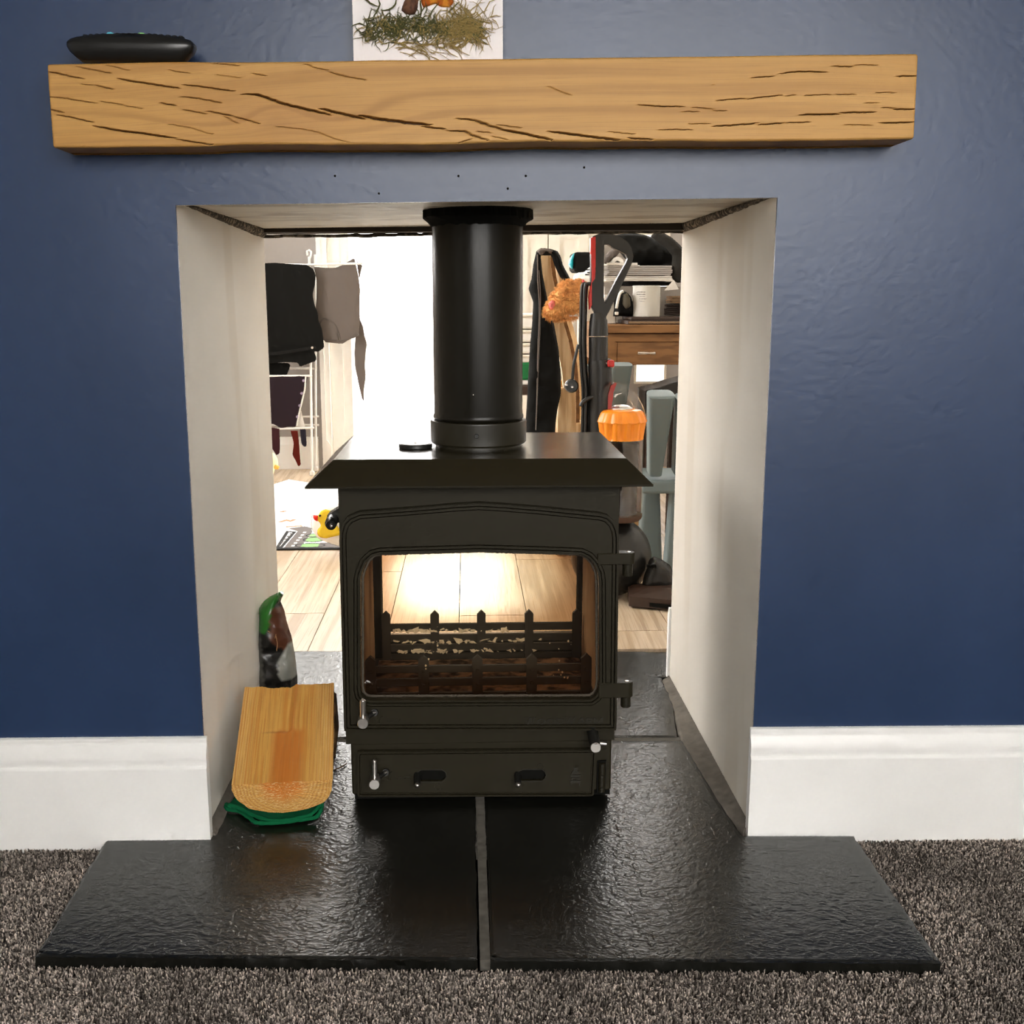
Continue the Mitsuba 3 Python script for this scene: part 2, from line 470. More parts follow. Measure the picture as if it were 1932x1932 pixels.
struct('wall_right', prism([(2.3, -0.2), (0.4525, -0.2), (0.4515, 0.5), (0.4508, 1.06), (2.3, 1.06)], 0.004, 0.72), 'm_jamb')
struct('wall_above', box(-2.3, 2.3, 0.004, 0.72, 1.06, 2.45), 'm_jamb')
# register plate closing the chimney throat, rear lintel and the rough mortar in the corners
PH = 0.0085
tp = [(-0.446, 1.004 + PH), (0.452, 1.0185 + PH), (0.452, 1.06), (-0.446, 1.06)]
t1 = struct('trim_1', prism(tp, 0.024, 0.665), 'm_plate')
struct('trim_5', prism([(-0.446, 1.004), (0.452, 1.0185), (0.452, 1.06), (-0.446, 1.06)], 0.004, 0.024), 'm_jamb')
rl = prism([(-0.446, 1.0048), (0.452, 1.0131), (0.452, 1.06), (-0.446, 1.06)], 0.665, 0.72)
struct('trim_2', rl, 'm_soot')
for px in ((-0.409, 0.63, 1.0128), (-0.2259, 0.63, 1.0166), (0.1984, 0.63, 1.0244)):
    obj('screw', cyl((px[0], 0.62, px[2] + 0.02), (px[0], 0.62, px[2] + 0.001), 0.003, 10), 'm_black_gap', t1)


def mortar(p0, p1, r, seed):
    n = 60; p = np.array(p0) + (np.array(p1) - np.array(p0)) * np.linspace(0, 1, n)[:, None]
    m = tube(p, r, 12); v = m.vertices.copy(); c = meshkit.fbm(v * 60 + seed, 3) - 0.5
    q = meshkit.fbm(v * 210 + seed, 2) - 0.5
    v += (np.stack([c, 0 * c, -c], 1) * 0.9 + np.stack([q, q, q], 1) * 0.7) * r[0] * 1.5 if isinstance(r, np.ndarray) else 0
    m.vertices = v; return m


taper = np.clip(np.linspace(0.15, 1.1, 60), 0, 1) * 0.013
obj('corner_mortar', mortar((-0.444, 0.06, 1.0105), (-0.446, 0.70, 1.009), taper, 1), 'm_rough', t1, smooth=True)
obj('corner_mortar', mortar((0.4505, 0.03, 1.0225), (0.451, 0.70, 1.022), taper * 0.9, 5), 'm_rough', t1, smooth=True)
obj('corner_mortar', mortar((-0.446, 0.715, 0.9995), (0.452, 0.715, 1.0125), np.full(60, 0.0032), 9), 'm_rough', t1, smooth=True)

# skirting boards of the front room
prof = [(0.0, -0.05), (-0.017, -0.05), (-0.017, 0.128), (-0.0155, 0.131), (-0.0125, 0.133), (-0.0125, 0.136), (-0.0140, 0.141), (-0.0138, 0.149), (-0.0108, 0.158),
        (-0.0072, 0.165), (-0.0060, 0.170), (-0.0072, 0.173), (-0.0066, 0.1775), (-0.004, 0.179), (0.0, 0.179)]


def skirting(name, x0, x1, z0, z1):
    m = xprism(prof, x0, x1); v = m.vertices.copy(); v[:, 2] += np.interp(v[:, 0], [min(x0, x1), max(x0, x1)], [z0, z1]); m.vertices = v
    return struct(name, m, 'm_white_gloss', smooth=40)


skirting('baseboard_left', -2.3, -0.4385, 0.012, -0.0015)
skirting('baseboard_right', 0.4455, 2.3, -0.001, -0.018)
struct('baseboard_back_left', xprism([(0.72, 0), (0.738, 0), (0.738, 0.15), (0.728, 0.17), (0.72, 0.17)], -1.6, -0.462), 'm_white_gloss')
struct('baseboard_back_right', xprism([(0.72, 0), (0.738, 0), (0.738, 0.15), (0.728, 0.17), (0.72, 0.17)], 0.4472, 1.6), 'm_white_gloss')

# the front room behind the camera: plain walls, ceiling and the window that lights it
struct('wall_room_left', box(-2.35, -2.3, -3.65, 0.0, -0.2, 2.45), 'm_room_wall')
struct('wall_room_right', box(2.3, 2.35, -3.65, 0.0, -0.2, 2.45), 'm_room_wall')
WX0, WX1, WZ0, WZ1 = -0.85, 2.05, 0.95, 2.4
rear = Polygon([(-2.3, -0.2), (2.3, -0.2), (2.3, 2.45), (-2.3, 2.45)]).difference(sbox(WX0, WZ0, WX1, WZ1))
struct('wall_room_rear', prism(rear, -3.70, -3.60), 'm_room_wall')
fr = sbox(WX0 - 0.02, WZ0 - 0.02, WX1 + 0.02, WZ1 + 0.02)
for i in range(3):
    a = WX0 + 0.05 + i * (WX1 - WX0 - 0.05) / 3
    fr = fr.difference(sbox(a, WZ0 + 0.05, a + (WX1 - WX0 - 0.05) / 3 - 0.05, WZ1 - 0.05))
w1 = struct('window_1', prism(fr, -3.68, -3.62), 'm_white')
struct('ceiling', box(-2.35, 2.35, -3.70, 0.0, 2.45, 2.5), 'm_ceiling')
struct('ground', box(-30, 30, -40, 40, -0.6, -0.5), 'm_grout')
struct('floor_front', box(-2.35, 2.35, -3.70, -0.0, -0.2, -0.05), 'm_dark_cloth')

# ------------------------------------------------------------------ hearth of riven slate slabs
def slate(outline, seed, name='slab', top=0.0):
    m = slab(poly(outline).segmentize(0.012), top - 0.024, top)
    m = m.subdivide_to_size(0.016, max_iter=12) if hasattr(m, 'subdivide_to_size') else m
    v = m.vertices.copy()
    e = meshkit.fbm(np.stack([v[:, 0] * 55, v[:, 1] * 55, v[:, 2] * 160 + seed], 1), 3) - 0.5
    g = shapely.distance(poly(outline).exterior, shapely.points(v[:, :2]))
    rim = np.clip(1 - g / 0.006, 0, 1)
    c = np.array(poly(outline).centroid.coords[0]); d = v[:, :2] - c; d /= np.linalg.norm(d, axis=1, keepdims=True) + 1e-9
    v[:, :2] -= d * (rim * (0.0022 + e * 0.007))[:, None]
    up_ = v[:, 2] > top - 0.001
    v[:, 2] += np.where(up_, -rim * 0.0025, 0)
    m.vertices = v
    return tilt(m)


h = thing('hearth', 'black riven slate hearth with pale mortar joints running through the fireplace opening', 'hearth')
HS = [[(-0.5996, -0.3276), (-0.006, -0.351), (-0.004, 0.382), (-0.437, 0.382), (-0.4375, -0.0005), (-0.6106, 0.0084 - 0.004)],
      [(0.009, -0.352), (0.6181, -0.3727), (0.6244, -0.022), (0.4380, -0.018), (0.4280, 0.12), (0.415, 0.376), (0.009, 0.381)],
      [(-0.437, 0.393), (-0.004, 0.393), (-0.004, 0.70), (-0.437, 0.70)],
      [(0.009, 0.393), (0.408, 0.391), (0.440, 0.60), (0.440, 0.70), (0.009, 0.70)],
      [(-0.458, 0.742), (0.44, 0.742), (0.44, 0.70), (0.60, 0.742), (0.60, 0.938), (-0.60, 0.945), (-0.60, 0.742)]]
HS[2] = [(-0.437, 0.393), (-0.004, 0.393), (-0.004, 0.942), (-0.60, 0.948), (-0.60, 0.742), (-0.437, 0.742)]
HS[3] = [(0.009, 0.393), (0.408, 0.391), (0.438, 0.60), (0.438, 0.742), (0.60, 0.742), (0.60, 0.930), (0.009, 0.941)]
for i, o in enumerate(HS[:4]):
    obj('slab', slate(o, 3.3 * i), 'm_slate', h, smooth=25)
gm = lambda p, z0, z1: tilt(slab(p, z0, z1).subdivide_to_size(0.02))
g = obj('mortar', cat([gm([(-0.004, -0.346), (0.010, -0.346), (0.007, 0.94), (-0.006, 0.94)], -0.02, -0.0035)]), 'm_grout', h, label='pale mortar joint')
obj('mortar', gm([(-0.443, 0.380), (0.445, 0.376), (0.445, 0.394), (-0.443, 0.396)], -0.02, -0.0030), 'm_grout', h)


def fillet(xw, side, pts, seed):
    """Mortar fillet between slab edge and jamb; pts: (y, width)."""
    v, f = [], []
    ys = np.linspace(pts[0][0], pts[-1][0], 60); ws = np.interp(ys, [p[0] for p in pts], [p[1] for p in pts])
    for i, (y, w) in enumerate(zip(ys, ws)):
        e = (meshkit.fbm(np.array([[y * 45, seed, 0.3]]), 3)[0] - 0.5) * 0.010
        zt = -0.011 * xw
        for a, b in ((0, 0.012), (0.35, 0.0055), (0.8, 0.0022), (1.0, -0.004), (1.0, -0.02), (0, -0.02)):
            v.append((xw + side * (w + e * a) * a, y, zt + b))
    k = 6
    for i in range(len(ys) - 1):
        for j in range(k):
            l = (j + 1) % k
            a, b, c, d = i * k + j, i * k + l, (i + 1) * k + l, (i + 1) * k + j
            f += [(a, b, c), (a, c, d)]
    f += [(0, 2, 1), (0, 3, 2), (0, 4, 3), (0, 5, 4)]
    q = (len(ys) - 1) * k; f += [(q, q + 1, q + 2), (q, q + 2, q + 3), (q, q + 3, q + 4), (q, q + 4, q + 5)]
    m = trimesh.Trimesh(np.array(v), np.array(f), process=False)
    m.fix_normals(); return m


obj('mortar', fillet(0.4515, -1, [(-0.004, 0.012), (0.06, 0.026), (0.2, 0.034), (0.36, 0.042), (0.40, 0.040), (0.55, 0.022), (0.72, 0.016)], 2.0), 'm_mortar', h)
obj('mortar', fillet(-0.4475, 1, [(-0.002, 0.016), (0.15, 0.018), (0.4, 0.016), (0.72, 0.014)], 6.0), 'm_mortar', h)

# ------------------------------------------------------------------ carpet: a pile of twisted yarn tufts
def carpet():
    r = np.random.default_rng(11)
    hp = Polygon(HS[0][:2] + HS[1][1:3] + [(0.62, 0.1), (-0.61, 0.1), HS[0][5]]).buffer(0.001)
    n = 190000
    xy = np.stack([r.uniform(-1.0, 1.06, n), r.uniform(-0.54, -0.010, n)], 1)
    far = r.uniform(0, 1, n) < 1.0
    xy = xy[far & ~shapely.contains(hp, shapely.points(xy))]
    k = len(xy); z0 = -0.024 - 0.0105 * np.clip(xy[:, 0], -1, 1)
    lean = r.normal(0, 0.0016, (k, 2)); hgt = r.uniform(0.0085, 0.0125, k); rad = r.uniform(0.0009, 0.0015, k); a0 = r.uniform(0, 6.28, k)
    V = np.zeros((k, 7, 3))
    for i in range(3):
        a = a0 + i * 2.094
        V[:, i] = np.stack([xy[:, 0] + rad * np.cos(a), xy[:, 1] + rad * np.sin(a), z0], 1)
        V[:, 3 + i] = np.stack([xy[:, 0] + lean[:, 0] * 0.6 + rad * 1.1 * np.cos(a + 0.6), xy[:, 1] + lean[:, 1] * 0.6 + rad * 1.1 * np.sin(a + 0.6), z0 + hgt * 0.86], 1)
    V[:, 6] = np.stack([xy[:, 0] + lean[:, 0] * 1.2, xy[:, 1] + lean[:, 1] * 1.2, z0 + hgt], 1)
    F = []
    for i in range(3):
        j = (i + 1) % 3
        F += [(i, j, 3 + j), (i, 3 + j, 3 + i), (3 + i, 3 + j, 6)]
    F = (np.array(F)[None] + np.arange(k)[:, None, None] * 7).reshape(-1, 3)
    t = r.uniform(0, 1, k) ** 1.9
    patch = meshkit.fbm(np.stack([xy[:, 0] * 9, xy[:, 1] * 9, 0 * t], 1), 2)
    t = np.clip(t * (0.55 + 0.9 * patch), 0, 1)[:, None]
    C = np.array([0.048, 0.039, 0.033]) * (1 - t) + np.array([0.74, 0.645, 0.57]) * t
    C = np.repeat(C[:, None], 7, 1)
    return trimesh.Trimesh(V.reshape(-1, 3), F, process=False), C.reshape(-1, 3)


cm, cc = carpet()
base = tilt(slab(Polygon([(-2.3, -3.6), (2.3, -3.6), (2.3, 0), (-2.3, 0)]).difference(Polygon([(-0.612, -0.36), (0.63, -0.38), (0.64, 0.1), (-0.62, 0.1)])), -0.05, -0.024).subdivide_to_size(0.4), -0.0105)
whole('carpet', cm, 'm_vertex', 'short speckled brown and grey twist-pile carpet around the slate hearth', 'carpet', smooth=True, kind='stuff', color=cc)
obj('backing', base, 'm_carpet_back', 'carpet', smooth=False)
mat('m_carpet_back', pr((0.075, 0.066, 0.058), 1.0, spec=0.0))

# ------------------------------------------------------------------ back room: planked floor, walls, glazed door, window
fl = struct('floor', box(-1.62, 1.75, 0.72, 3.96, -0.06, -0.012), 'm_black_gap')
hb = Polygon([(-0.604, 0.5), (-0.604, 0.951), (0.604, 0.933), (0.604, 0.5)])
pk = random.Random(4)
cols = [-0.0425 + 0.19 * k for k in range(-9, 10)]
for i in range(len(cols) - 1):
    x0, x1 = max(cols[i], -1.6), min(cols[i + 1], 1.74)
    if x1 - x0 < 0.03:
        continue
    ys = [0.725]
    y = {6: 1.285, 7: 1.75, 8: 2.5, 9: 1.245, 10: 1.9}.get(i, pk.uniform(0.95, 1.9))
    while y < 3.9:
        ys.append(y); y += 1.22
    ys.append(3.955)
    for a, b in zip(ys[:-1], ys[1:]):
        o = sbox(x0 + 0.0009, a + 0.0008, x1 - 0.0009, b - 0.0008).difference(hb)
        if o.is_empty or o.area < 1e-3:
            continue
        m = cat([slab(q, -0.012, -0.0006) for q in getattr(o, 'geoms', [o])] + [slab(q.buffer(-0.0014, join_style=2), -0.003, 0.0) for q in getattr(o, 'geoms', [o])])
        obj('plank', m, f'm_plank_{pk.randrange(4)}', fl, smooth=False)

BW = 3.957
DX0, DX1, DZ1 = -0.7547, 0.3119, 2.12
KX0, KX1, KZ0, KZ1 = 0.8579, 1.0284, 0.4397, 1.21
bw = Polygon([(-1.65, -0.05), (1.8, -0.05), (1.8, 2.45), (-1.65, 2.45)]).difference(sbox(DX0, -0.06, DX1, DZ1)).difference(sbox(KX0, KZ0, KX1, KZ1)).difference(sbox(-1.52, 1.24, -0.772, 2.25)).difference(sbox(0.80, 1.24, 1.68, 2.25))
struct('wall_back', prism(bw, BW, BW + 0.2), 'm_grey_wall')
side = lambda a, b, c, d: Polygon([(0.72, -0.05), (3.96, -0.05), (3.96, 2.45), (0.72, 2.45)]).difference(sbox(a, b, c, d))
struct('wall_back_right', box(1.74, 1.8, 0.72, 3.96, -0.05, 2.45), 'm_white')
for nm_, wn_, xa, xb, mt_, (a, b, c, d) in (('wall_back_left', 'window_3', -1.72, -1.6, 'm_grey_wall', (1.05, 0.95, 3.0, 2.2)),):
    struct(nm_, xprism(side(a, b, c, d), xa, xb), mt_)
    ff_ = sbox(a, b, c, d)
    for i in range(2):
        ff_ = ff_.difference(sbox(a + 0.05 + i * (c - a - 0.05) / 2, b + 0.05, a + (i + 1) * (c - a - 0.05) / 2, d - 0.05))
    struct(wn_, xprism(ff_, xa + 0.04, xb - 0.03), 'm_white')
struct('ceiling_back', box(-1.65, 1.8, 0.72, 4.16, 2.45, 2.5), 'm_ceiling')
for wn_, a, b in (('window_4', -1.52, -0.772), ('window_5', 0.80, 1.68)):
    struct(wn_, prism(sbox(a, 1.24, b, 2.25).difference(sbox(a + 0.03, 1.27, b - 0.03, 2.22)), BW + 0.02, BW + 0.09), 'm_white')
# door: frame, two stiles either side of one big pane
df = sbox(DX0, -0.012, DX1, DZ1)
GX0, GX1 = -0.6142, 0.279 - 0.02
d1 = struct('door_1', prism(df.difference(sbox(DX0 + 0.03, -0.02, DX1 - 0.03, DZ1 - 0.03)), BW - 0.012, BW + 0.12), 'm_white_gloss')
leaf = sbox(DX0 + 0.031, 0.0, DX1 - 0.031, DZ1 - 0.031)
for a in (GX0, GX1):
    leaf = leaf
leaf = leaf.difference(sbox(GX0, 0.16, GX1, DZ1 - 0.12))
obj('door_leaf', cat([prism(leaf, BW + 0.03, BW + 0.085), prism(sbox(GX0 - 0.055, 0.0, GX0 - 0.045, DZ1 - 0.04), BW + 0.022, BW + 0.032)]), 'm_white_gloss', d1, smooth=False)
pane = trimesh.Trimesh(np.array([[GX0, BW + 0.058, 0.16], [GX1, BW + 0.058, 0.16], [GX1, BW + 0.058, DZ1 - 0.12], [GX0, BW + 0.058, DZ1 - 0.12]]), np.array([[0, 1, 2], [0, 2, 3]]), process=False)
obj('pane', pane, 'm_pane', d1, smooth=False)
# architrave, skirting block and skirting of the back wall
struct('trim_3', prism(sbox(-0.7727, 0.0, DX0 + 0.004, DZ1 + 0.06), BW - 0.022, BW), 'm_white_gloss')
sk2 = [(BW, 0), (BW - 0.02, 0), (BW - 0.02, 0.125), (BW - 0.015, 0.132), (BW - 0.012, 0.15), (BW - 0.006, 0.165), (BW, 0.168)]
struct('baseboard_back', xprism(sk2, -1.6, -0.7961), 'm_white_gloss', smooth=40)
struct('trim_4', prism([(DX0, 0), (DX0 + 0.028, 0), (DX0 + 0.028, 0.12), (DX0 + 0.012, 0.15), (DX0, 0.155)], BW - 0.03, BW - 0.012), 'm_white_gloss')
# the narrow window behind the desk
wf2 = sbox(KX0, KZ0, KX1, KZ1).difference(sbox(KX0 + 0.012, KZ0 + 0.012, KX1 - 0.012, KZ1 - 0.012))
w2 = struct('window_2', prism(wf2, BW - 0.005, BW + 0.08), 'm_cream')
pane2 = trimesh.Trimesh(np.array([[KX0 + 0.01, BW + 0.04, KZ0 + 0.01], [KX1 - 0.01, BW + 0.04, KZ0 + 0.01], [KX1 - 0.01, BW + 0.04, KZ1 - 0.01], [KX0 + 0.01, BW + 0.04, KZ1 - 0.01]]), np.array([[0, 1, 2], [0, 2, 3]]), process=False)
obj('pane', pane2, 'm_pane', w2, smooth=False)
struct('patio', box(-4, 5, BW + 0.21, 12, -0.3, -0.06), 'm_cream')



# ------------------------------------------------------------------ the stove
st = thing('stove', 'black cast-iron wood burning stove with wide glazed door standing on the slate hearth', 'stove')
SC, SY0, SY1 = 0.0045, 0.115, 0.455            # centre line, front and rear of the firebox
BX0, BX1 = -0.2304, 0.2382
LX0, LX1 = -0.2225, 0.2336
ZB = 0.1097                          # where the firebox steps in to the ash pit
OPEN = [(-0.2002, 0.2167), (-0.1951, 0.4088), (-0.1921, 0.4215), (-0.1846, 0.4387), (-0.1739, 0.4486), (-0.1615, 0.4517), (-0.107, 0.453), (0.0016, 0.4552), (0.1053, 0.4515), (0.173, 0.4481), (0.1856, 0.4416), (0.1947, 0.4305), (0.2012, 0.4157), (0.2032, 0.4028), (0.2071, 0.2202), (0.2055, 0.2077), (0.2002, 0.1982), (0.1929, 0.193), (-0.1836, 0.1973), (-0.1926, 0.1994), (-0.1987, 0.2062)]
# firebox shell with its front and rear openings
shell = mf.Manifold.cube((BX1 - BX0, SY1 - SY0, 0.580 - ZB)).translate((BX0, SY0, ZB))
shell -= mf.Manifold.cube((BX1 - BX0 - 0.016, SY1 - SY0 - 0.016, 0.580 - ZB - 0.016)).translate((BX0 + 0.008, SY0 + 0.008, ZB + 0.008))
ob = poly(OPEN).bounds
shell -= mf.Manifold.cube((ob[2] - ob[0] + 0.01, 0.05, ob[3] - ob[1] + 0.01)).translate((ob[0] - 0.005, SY0 - 0.01, ob[1] - 0.005))
RX0, RX1, RZ0 = -0.1925, 0.2066, 0.1981
shell -= mf.Manifold.cube((RX1 - RX0, 0.05, 0.52 - RZ0)).translate((RX0, SY1 - 0.03, RZ0))
pit = box(LX0, LX1, SY0, SY1, 0.014, ZB + 0.001, 0.003)
obj('firebox', shell, 'm_iron', st, smooth=False)
obj('ash_pit', pit, 'm_iron', st, smooth=False)
obj('plinth', box(LX0 + 0.004, LX1 - 0.001, SY0 + 0.004, SY1 - 0.004, 0.0052, 0.014), 'm_black_gap', st, smooth=False)
# canopy: hipped top plate
c0 = [-0.2781, 0.2874, 0.07, 0.497, 0.5715]
c1 = [-0.2350, 0.2468, 0.105, 0.462, 0.6105]
pts = []
for (a, b, c, d, z) in (c0, (c0[0], c0[1], c0[2], c0[3], c0[4] - 0.003), c1):
    pts += [(x, y, z) for x in (a, b) for y in (c, d)]
can = mf.Manifold.hull_points(np.array(pts))
low = [(x, y, z) for x in (c0[0] + 0.006, c0[1] - 0.006) for y in (c0[2] + 0.006, c0[3] - 0.006) for z in (0.560,)] + [(x, y, 0.598) for x in (c1[0] - 0.001, c1[1] + 0.001) for y in (c1[2] + 0.001, c1[3] - 0.001)]
can -= mf.Manifold.hull_points(np.array(low))
obj('canopy', can, 'm_canopy', st, smooth=False)
CY = 0.283
zc = lambda v: v
cz0, cz1 = 0.6161, 0.6575
col = [(0.0, 0.606), (0.0775, 0.606), (0.0775, cz0 - 0.001), (0.0835, cz0 - 0.001), (0.0860, cz0 + 0.002), (0.0866, cz1 - 0.0035), (0.0855, cz1 - 0.0008), (0.083, cz1), (0.074, cz1), (0.074, cz1 - 0.02), (0, cz1 - 0.02)]
obj('flue_collar', lathe(col, (SC, CY, 0), n=72), 'm_iron_smooth', st, smooth=35)
obj('collar_screw', disc(0.0042, -0.0012, 0.004, (0, CY - 0.0862, 0.6367), 'y', 0.001, 20), 'm_black_plastic', st)

# main door ---------------------------------------------------------------
DOOR = [(-0.2303, 0.1414), (-0.2311, 0.1462), (-0.2291, 0.4762), (-0.2278, 0.4915), (-0.223, 0.5058), (-0.214, 0.5164), (-0.1955, 0.5243), (-0.158, 0.5267), (-0.0969, 0.5311), (-0.0357, 0.536), (0.002, 0.538), (0.0397, 0.5355), (0.1013, 0.5301), (0.1667, 0.5229), (0.204, 0.519), (0.2182, 0.5148), (0.2282, 0.5048), (0.2347, 0.4912), (0.2368, 0.4758), (0.239, 0.1383), (0.2381, 0.1344)]
DY = 0.098
dp, op = poly(DOOR), poly(OPEN)
ring = lambda g, a, b: g.buffer(a, join_style=1).difference(g.buffer(b, join_style=1))
grooves = unary_union([ring(dp, -0.0044, -0.0062), ring(dp, -0.0104, -0.0119), ring(op, 0.0066, 0.0049), ring(op, 0.0124, 0.0108)])
face = dp.difference(op.buffer(0.002)).difference(grooves)
dr_ = obj('door', cat([prism(face, DY, SY0 + 0.002), prism(dp.buffer(-0.0012).difference(op.buffer(0.002)).difference(grooves), DY - 0.0008, DY), prism(dp.buffer(-0.003).difference(op.buffer(0.003)), DY + 0.006, SY0 + 0.002)]), 'm_iron', st, smooth=False)
ring = lambda g, a, b: g.buffer(a, join_style=1).difference(g.buffer(b, join_style=1))


def bead(g, a, b, y, h, n=3):
    """A raised rounded bead that follows an outline between two offsets."""
    return cat([prism(ring(g, a - (a - b) / 2 * t, b + (a - b) / 2 * t), y - h * math.sin(math.pi / 2 * (i + 1) / n), y + 0.001) for i, t in enumerate(np.linspace(0, 0.55, n))])


obj('moulding', cat([bead(dp, -0.0004, -0.0044, DY, 0.0036), bead(dp, -0.0062, -0.0104, DY, 0.0030)]), 'm_iron', dr_, smooth=False)
obj('moulding', cat([bead(op, 0.0108, 0.0066, DY, 0.0036), bead(op, 0.0049, 0.0012, DY, 0.0030)]), 'm_iron', dr_, smooth=False)
rope = op.buffer(-0.002)
rp = np.array(rope.exterior.segmentize(0.0016).coords)[:-1]
rr = 0.0019 + 0.0009 * rng.random(len(rp))
obj('rope_seal', tube(np.stack([rp[:, 0], np.full(len(rp), DY + 0.012) + rng.normal(0, 0.0005, len(rp)), rp[:, 1]], 1), rr, 6, closed=True), 'm_rope', dr_, smooth=True, label='grey rope seal')
gv, gf, _, _, _ = tri_poly(op.buffer(0.001), 0.03)
obj('glass', trimesh.Trimesh(np.stack([gv[:, 0], np.full(len(gv), DY + 0.015), gv[:, 1]], 1), gf, process=False), 'm_stove_glass', dr_, smooth=False)
# hinges: a flat arm ending in a knuckle over a pin
for (xa, xb, za, zb, zl, slope) in ((0.2002, 0.2618, 0.451, 0.4309, 0.4098, 1), (0.2059, 0.2636, 0.2219, 0.195, 0.1757, 0)):
    hg = obj('hinge', cat([box(xa, xb - 0.004, DY - 0.004, DY + 0.006, zb, za, 0.0015), box(BX1 - 0.03, xb - 0.004, DY + 0.004, DY + 0.018, zb, za, 0.001),
                           lathe([(0, zb), (0.0098, zb), (0.0106, zb + 0.001), (0.0106, za - 0.0012), (0.0096, za), (0, za)], (xb - 0.0075, DY + 0.0065, 0), n=28)]), 'm_iron', dr_, smooth=35)
    obj('hinge_pin', lathe([(0, zl), (0.0082, zl), (0.0088, zl + 0.001), (0.0088, zb + 0.001), (0, zb + 0.001)], (xb - 0.0085, DY + 0.007, 0), n=24), 'm_iron_smooth', hg, smooth=35)
    obj('pin_cap', lathe([(0, za - 0.001), (0.0036, za - 0.001), (0.0036, za + 0.0006), (0, za + 0.0012)], (xb - 0.0075, DY + 0.0065, 0), n=16), 'm_steel', hg)


def t_handle(parent, px, top, end, r, rod):
    """Knob facing the room with a rod above it and a stem to the door."""
    x, z = px
    k = obj('handle', cat([lathe([(0, -0.020), (r - 0.0012, -0.020), (r, -0.0185), (r, 0.0075), (r - 0.0008, 0.0085), (0, 0.0085)], (x, DY - 0.036, z), 'y', 36)]), 'm_steel', parent, smooth=35, label='brushed steel knob handle')
    obj('handle_rod', cat([cyl((x - 0.0005, DY - 0.030, z + r * 0.7), (x - 0.0005, DY - 0.0285, top), rod, 20), cyl((x - 0.0005, DY - 0.0285, top), (x + 0.0006, DY - 0.0283, top + 0.002), rod * 0.62, 16)]), 'm_steel', k, smooth=35)
    obj('handle_stem', cat([cyl((x + 0.003, DY - 0.026, z + 0.002), (x + 0.0165, DY - 0.010, z + 0.0065), 0.0042, 16), cyl((x + 0.0165, DY - 0.012, z + 0.0065), (x + 0.0175, DY + 0.002, z + 0.003), 0.006, 18)]), 'm_black_plastic', k, smooth=35)
    obj('stem_cap', cyl((x + 0.0145, DY - 0.0155, z + 0.0075), (x + 0.0185, DY - 0.0125, z + 0.0080), 0.0028, 14), 'm_steel', k, smooth=35)


t_handle(dr_, (-0.1942, 0.1715), 0.2069, 0, 0.0092, 0.0054)
lz = 0.1486
obj('lettering', text('W', 0.0125, (0.0804, DY - 0.0006, lz), 0.0016, bold=True), 'm_iron_smooth', dr_, smooth=False)
obj('lettering', text('OOD', 0.0098, (0.1006, DY - 0.0006, lz), 0.0016, width=0.1475 - 0.1006, bold=True), 'm_iron_smooth', dr_, smooth=False)
obj('lettering', text('W', 0.0125, (0.1484, DY - 0.0006, lz), 0.0016, width=0.0185, bold=True), 'm_iron_smooth', dr_, smooth=False)
obj('lettering', text('ARM', 0.0102, (0.1705, DY - 0.0006, lz), 0.0016, width=0.2147 - 0.1705, bold=True), 'm_iron_smooth', dr_, smooth=False)


def arrow_mark(parent, x, z, s, flip=1):
    """Raised curved arrow with the word beside it."""
    a = np.linspace(-0.3, 1.2, 10)
    p = np.stack([x + s * 0.012 * (1 - np.cos(a)) * 0.7, np.full(10, DY - 0.0010), z + s * 0.010 * np.sin(a) * flip], 1)
    obj('arrow_mark', cat([tube(p, 0.0008, 6), tube([p[0] + (-0.003, 0, 0.0028 * flip), p[0], p[0] + (0.0034, 0, 0.0022 * flip)], 0.0008, 6)]), 'm_iron_smooth', parent)


arrow_mark(dr_, -0.1701, 0.1568, 1.1)
obj('lettering', text('Lock', 0.0066, (-0.1565, DY - 0.0006, 0.157), 0.0013, width=0.0235), 'm_iron_smooth', dr_, smooth=False)

# band between the doors, ash door -----------------------------------------
AD = [(-0.2111, 0.0151), (-0.2128, 0.0191), (-0.2112, 0.0933), (-0.2097, 0.0982), (-0.2051, 0.0996), (0.1991, 0.0963), (0.2038, 0.0948), (0.2057, 0.0908), (0.2032, 0.0129), (0.2014, 0.0095), (0.1967, 0.008)]
ap = poly(AD)
AY = 0.107
slots = [poly([(-0.1015, 0.0419), (-0.107, 0.0449), (-0.1088, 0.0519), (-0.1059, 0.0588), (-0.1003, 0.0622), (-0.0643, 0.0615), (-0.0588, 0.0569), (-0.0575, 0.051), (-0.0599, 0.045), (-0.0655, 0.0412)]), poly([(0.0757, 0.0395), (0.0701, 0.0426), (0.0687, 0.0496), (0.071, 0.0565), (0.0766, 0.0594), (0.1101, 0.0593), (0.1157, 0.0547), (0.1172, 0.0487), (0.1149, 0.0427), (0.1102, 0.0393)])]
hole_ = unary_union(slots)
ad = obj('ash_door', cat([prism(ap.difference(hole_).difference(ring(ap, -0.0042, -0.0058)), AY, SY0 + 0.001), prism(ap.buffer(-0.003).difference(hole_), AY + 0.005, SY0 + 0.001)]), 'm_iron', st, smooth=False)
obj('moulding', cat([bead(ap, -0.0004, -0.0042, AY, 0.0034), bead(ap, -0.0058, -0.0078, AY, 0.0018)]), 'm_iron', ad, smooth=False)
for s in slots:
    obj('slot_rim', bead(s, 0.0022, 0.0004, AY, 0.0011), 'm_iron_smooth', ad, smooth=False)
    obj('slot_back', prism(s.buffer(0.001), SY0 - 0.0016, SY0 - 0.0002), 'm_black_gap', ad, smooth=False)
